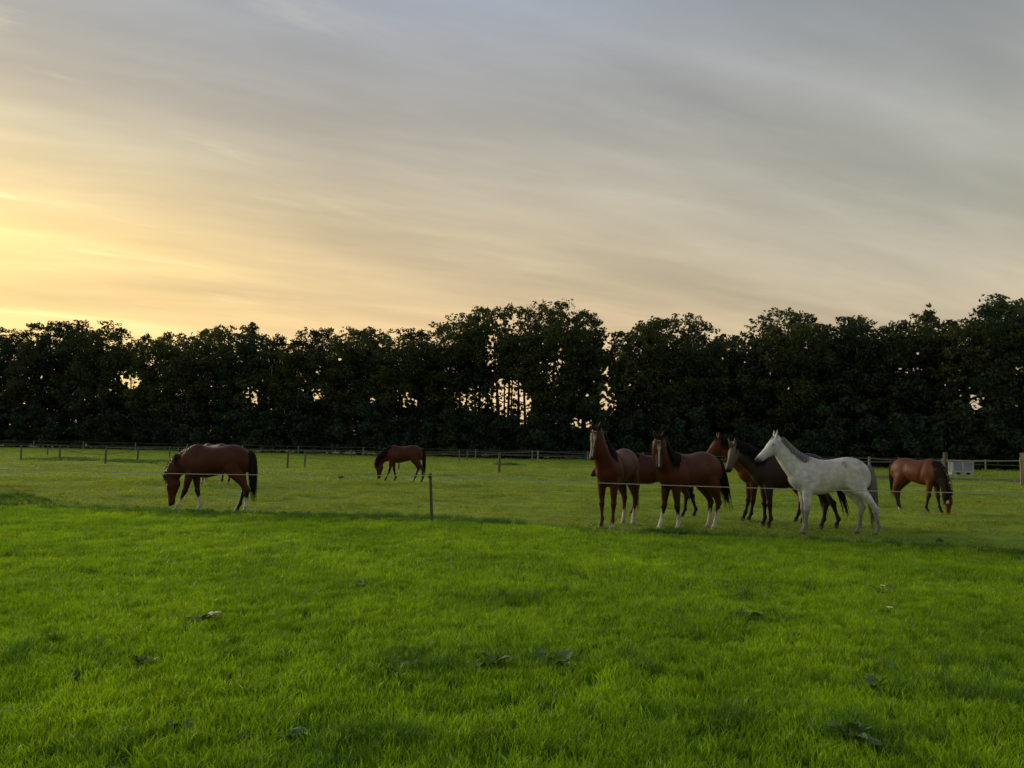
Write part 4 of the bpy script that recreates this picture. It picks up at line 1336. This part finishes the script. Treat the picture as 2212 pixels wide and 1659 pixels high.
_lm = []
for s_ in range(5):
    g = np.random.default_rng(s_)
    for m_ in ('weed', 'weed_pale'):
        V, F = leaf_pts(1.0, .17 + .03 * s_, .12 + .05 * s_, .012, g)
        me = bpy.data.meshes.new('leaf'); me.from_pydata(V, [], F); me.update()
        me.polygons.foreach_set('use_smooth', [True] * len(me.polygons)); me.materials.append(M[m_])
        _lm.append(me)


def weed(px, py, nl, L_, label, pale=0, seed=0, steep=.5):
    g = np.random.default_rng(seed + 300)
    L_ *= .72; nl = int(nl * 1.6); steep *= 1.3
    c = ground_at(px, py)
    z = float(terrain(c.x, c.y))
    root = tag(empty('broadleaf_weed', (c.x, c.y, z)), label, 'plant', 'broad-leaved weeds in the near grass')
    for i in range(nl):
        me = _lm[int(g.integers(0, 5)) * 2 + (1 if i < pale else 0)]
        o = link('leaf', me, None, root)
        a = i * 2.4 + g.uniform(-.4, .4)
        o.rotation_euler = (g.normal(0, .2), -g.uniform(0, .75) * steep, a)
        s_ = L_ * g.uniform(.65, 1.1)
        o.scale = (s_, s_ * g.uniform(.8, 1.2), s_)
        o.location = (g.normal(0, .04), g.normal(0, .03), .0)


weed(1880, 1492, 8, .20, 'large dock with two pale curled leaves below the grey horse', 3, 1, .75)
weed(1840, 1606, 13, .22, 'big dark dock at the bottom edge of the grass below the pale-leaved one', 1, 2, .8)
weed(440, 1346, 9, .26, 'grey-green dock spread flat in the grass below the grazing bay', 0, 3, .35)
weed(772, 1272, 7, .20, 'small dark upright weed with a folded leaf, mid grass below the tape post', 0, 4, .7)
weed(858, 1452, 9, .22, 'wide bluish weed patch in mid foreground grass, west of a flat single leaf', 0, 5, .4)
weed(1048, 1447, 5, .24, 'flat bluish leaf pair lying in the grass at mid picture', 0, 6, .25)
weed(1205, 1440, 8, .22, 'dark spreading weed east of the flat leaf pair', 0, 7, .4)
weed(1624, 1336, 9, .26, 'dark dock clump in the grass below the bay with the black tail', 0, 8, .4)
weed(1912, 1281, 5, .26, 'thin two-armed dark weed in the bright grass below the grey horse', 0, 9, .3)
weed(1553, 1422, 6, .17, 'low bluish weed below the dark dock clump', 0, 10, .4)
weed(307, 1440, 6, .17, 'bright yellowish leafed weed near the west edge grass', 2, 11, .7)
weed(165, 1467, 4, .14, 'small silvery weed west of the yellowish one', 1, 12, .4)
weed(385, 1578, 6, .15, 'small blue-green weed with bright leaf low in the grass', 1, 13, .5)
weed(640, 1592, 6, .15, 'small silvery weed low in the grass east of the blue-green one', 1, 14, .5)
weed(1204, 1254, 3, .14, 'tiny pale weed in the bright grass below the chestnut with blaze', 1, 15, .5)
weed(1480, 1343, 4, .14, 'small yellow-green weed just west of the dark dock clump', 2, 16, .5)
weed(1392, 1392, 4, .12, 'small pale-leaved weed in the middle grass between larger weeds', 2, 17, .6)
weed(692, 1388, 4, .13, 'small dull weed between the flat dock and the bluish patch', 0, 18, .4)
weed(1432, 1152, 9, .20, 'dark nettle-like weed at the hooves of the blazed bay', 0, 19, .9)
weed(1458, 1154, 6, .16, 'smaller dark weed right under the blazed bay', 0, 20, .9)
weed(955, 1578, 5, .12, 'small greyish weed near the bottom centre', 1, 21, .5)
weed(30, 1545, 4, .12, 'small weed with a dry pale leaf at the lower west edge', 2, 22, .5)


def daisy(px, py, h, label):
    c = ground_at(px, py + 2)
    z = float(terrain(c.x, c.y))
    root = tag(empty('daisy', (c.x, c.y, z)), label, 'flower', 'small white flowers')
    mb = MB(); mb.tube([(0, 0, 0), (.005, 0, h * .6), (0, 0, h)], [.003, .0025, .002], 5); mb.build('stem', M['deep'], root)
    mb = MB()
    for i in range(9):
        a = i * 2 * math.pi / 9
        mb.box((.017 * math.cos(a), .017 * math.sin(a), h + .003), (.012, .005, .0015), a)
    mb.build('petals', M['petal'], root)
    mb = MB(); mb.tube([(0, 0, h), (0, 0, h + .008)], [.009, .006], 8); mb.build('flower_centre', M['petal_eye'], root)


daisy(1923, 1337, .13, 'single white flower in the bright grass below the grey horse')
daisy(958, 1265, .13, 'white flower west of centre in the mown-looking grass') if False else daisy(829, 1096, .2, 'white flower in the dark strip by the leaning post')
daisy(1907, 1284, .14, 'white flower beside the thin two-armed weed')
for (px, py, s_, lab) in [(737, 1033, .16, 'small dark dropping in the paddock between the two grazing bays'), (2447 * .864, 1255 * .864 + 2, .1, 'dark dropping in the paddock right of the star-faced bay'), (2030, 1169, .07, 'dark dropping near the fence below the star-faced bay')]:
    c = ground_at(px, py); z = float(terrain(c.x, c.y))
    mb = MB()
    for i in range(5):
        a = i * 1.3; q = s_ * .5
        mb.tube([(q * math.cos(a), q * math.sin(a), z), (q * math.cos(a), q * math.sin(a), z + s_ * .35), (q * math.cos(a), q * math.sin(a), z + s_ * .55)], [s_ * .5, s_ * .48, s_ * .15], 8)
    mb.tube([(0, 0, z), (0, 0, z + s_ * .7), (0, 0, z + s_ * .9)], [s_ * .5, s_ * .42, s_ * .1], 8)
    o = mb.build('droppings', M['dung'], None, smooth=True); o.location = (c.x, c.y, 0)
    tag(o, lab, 'droppings')
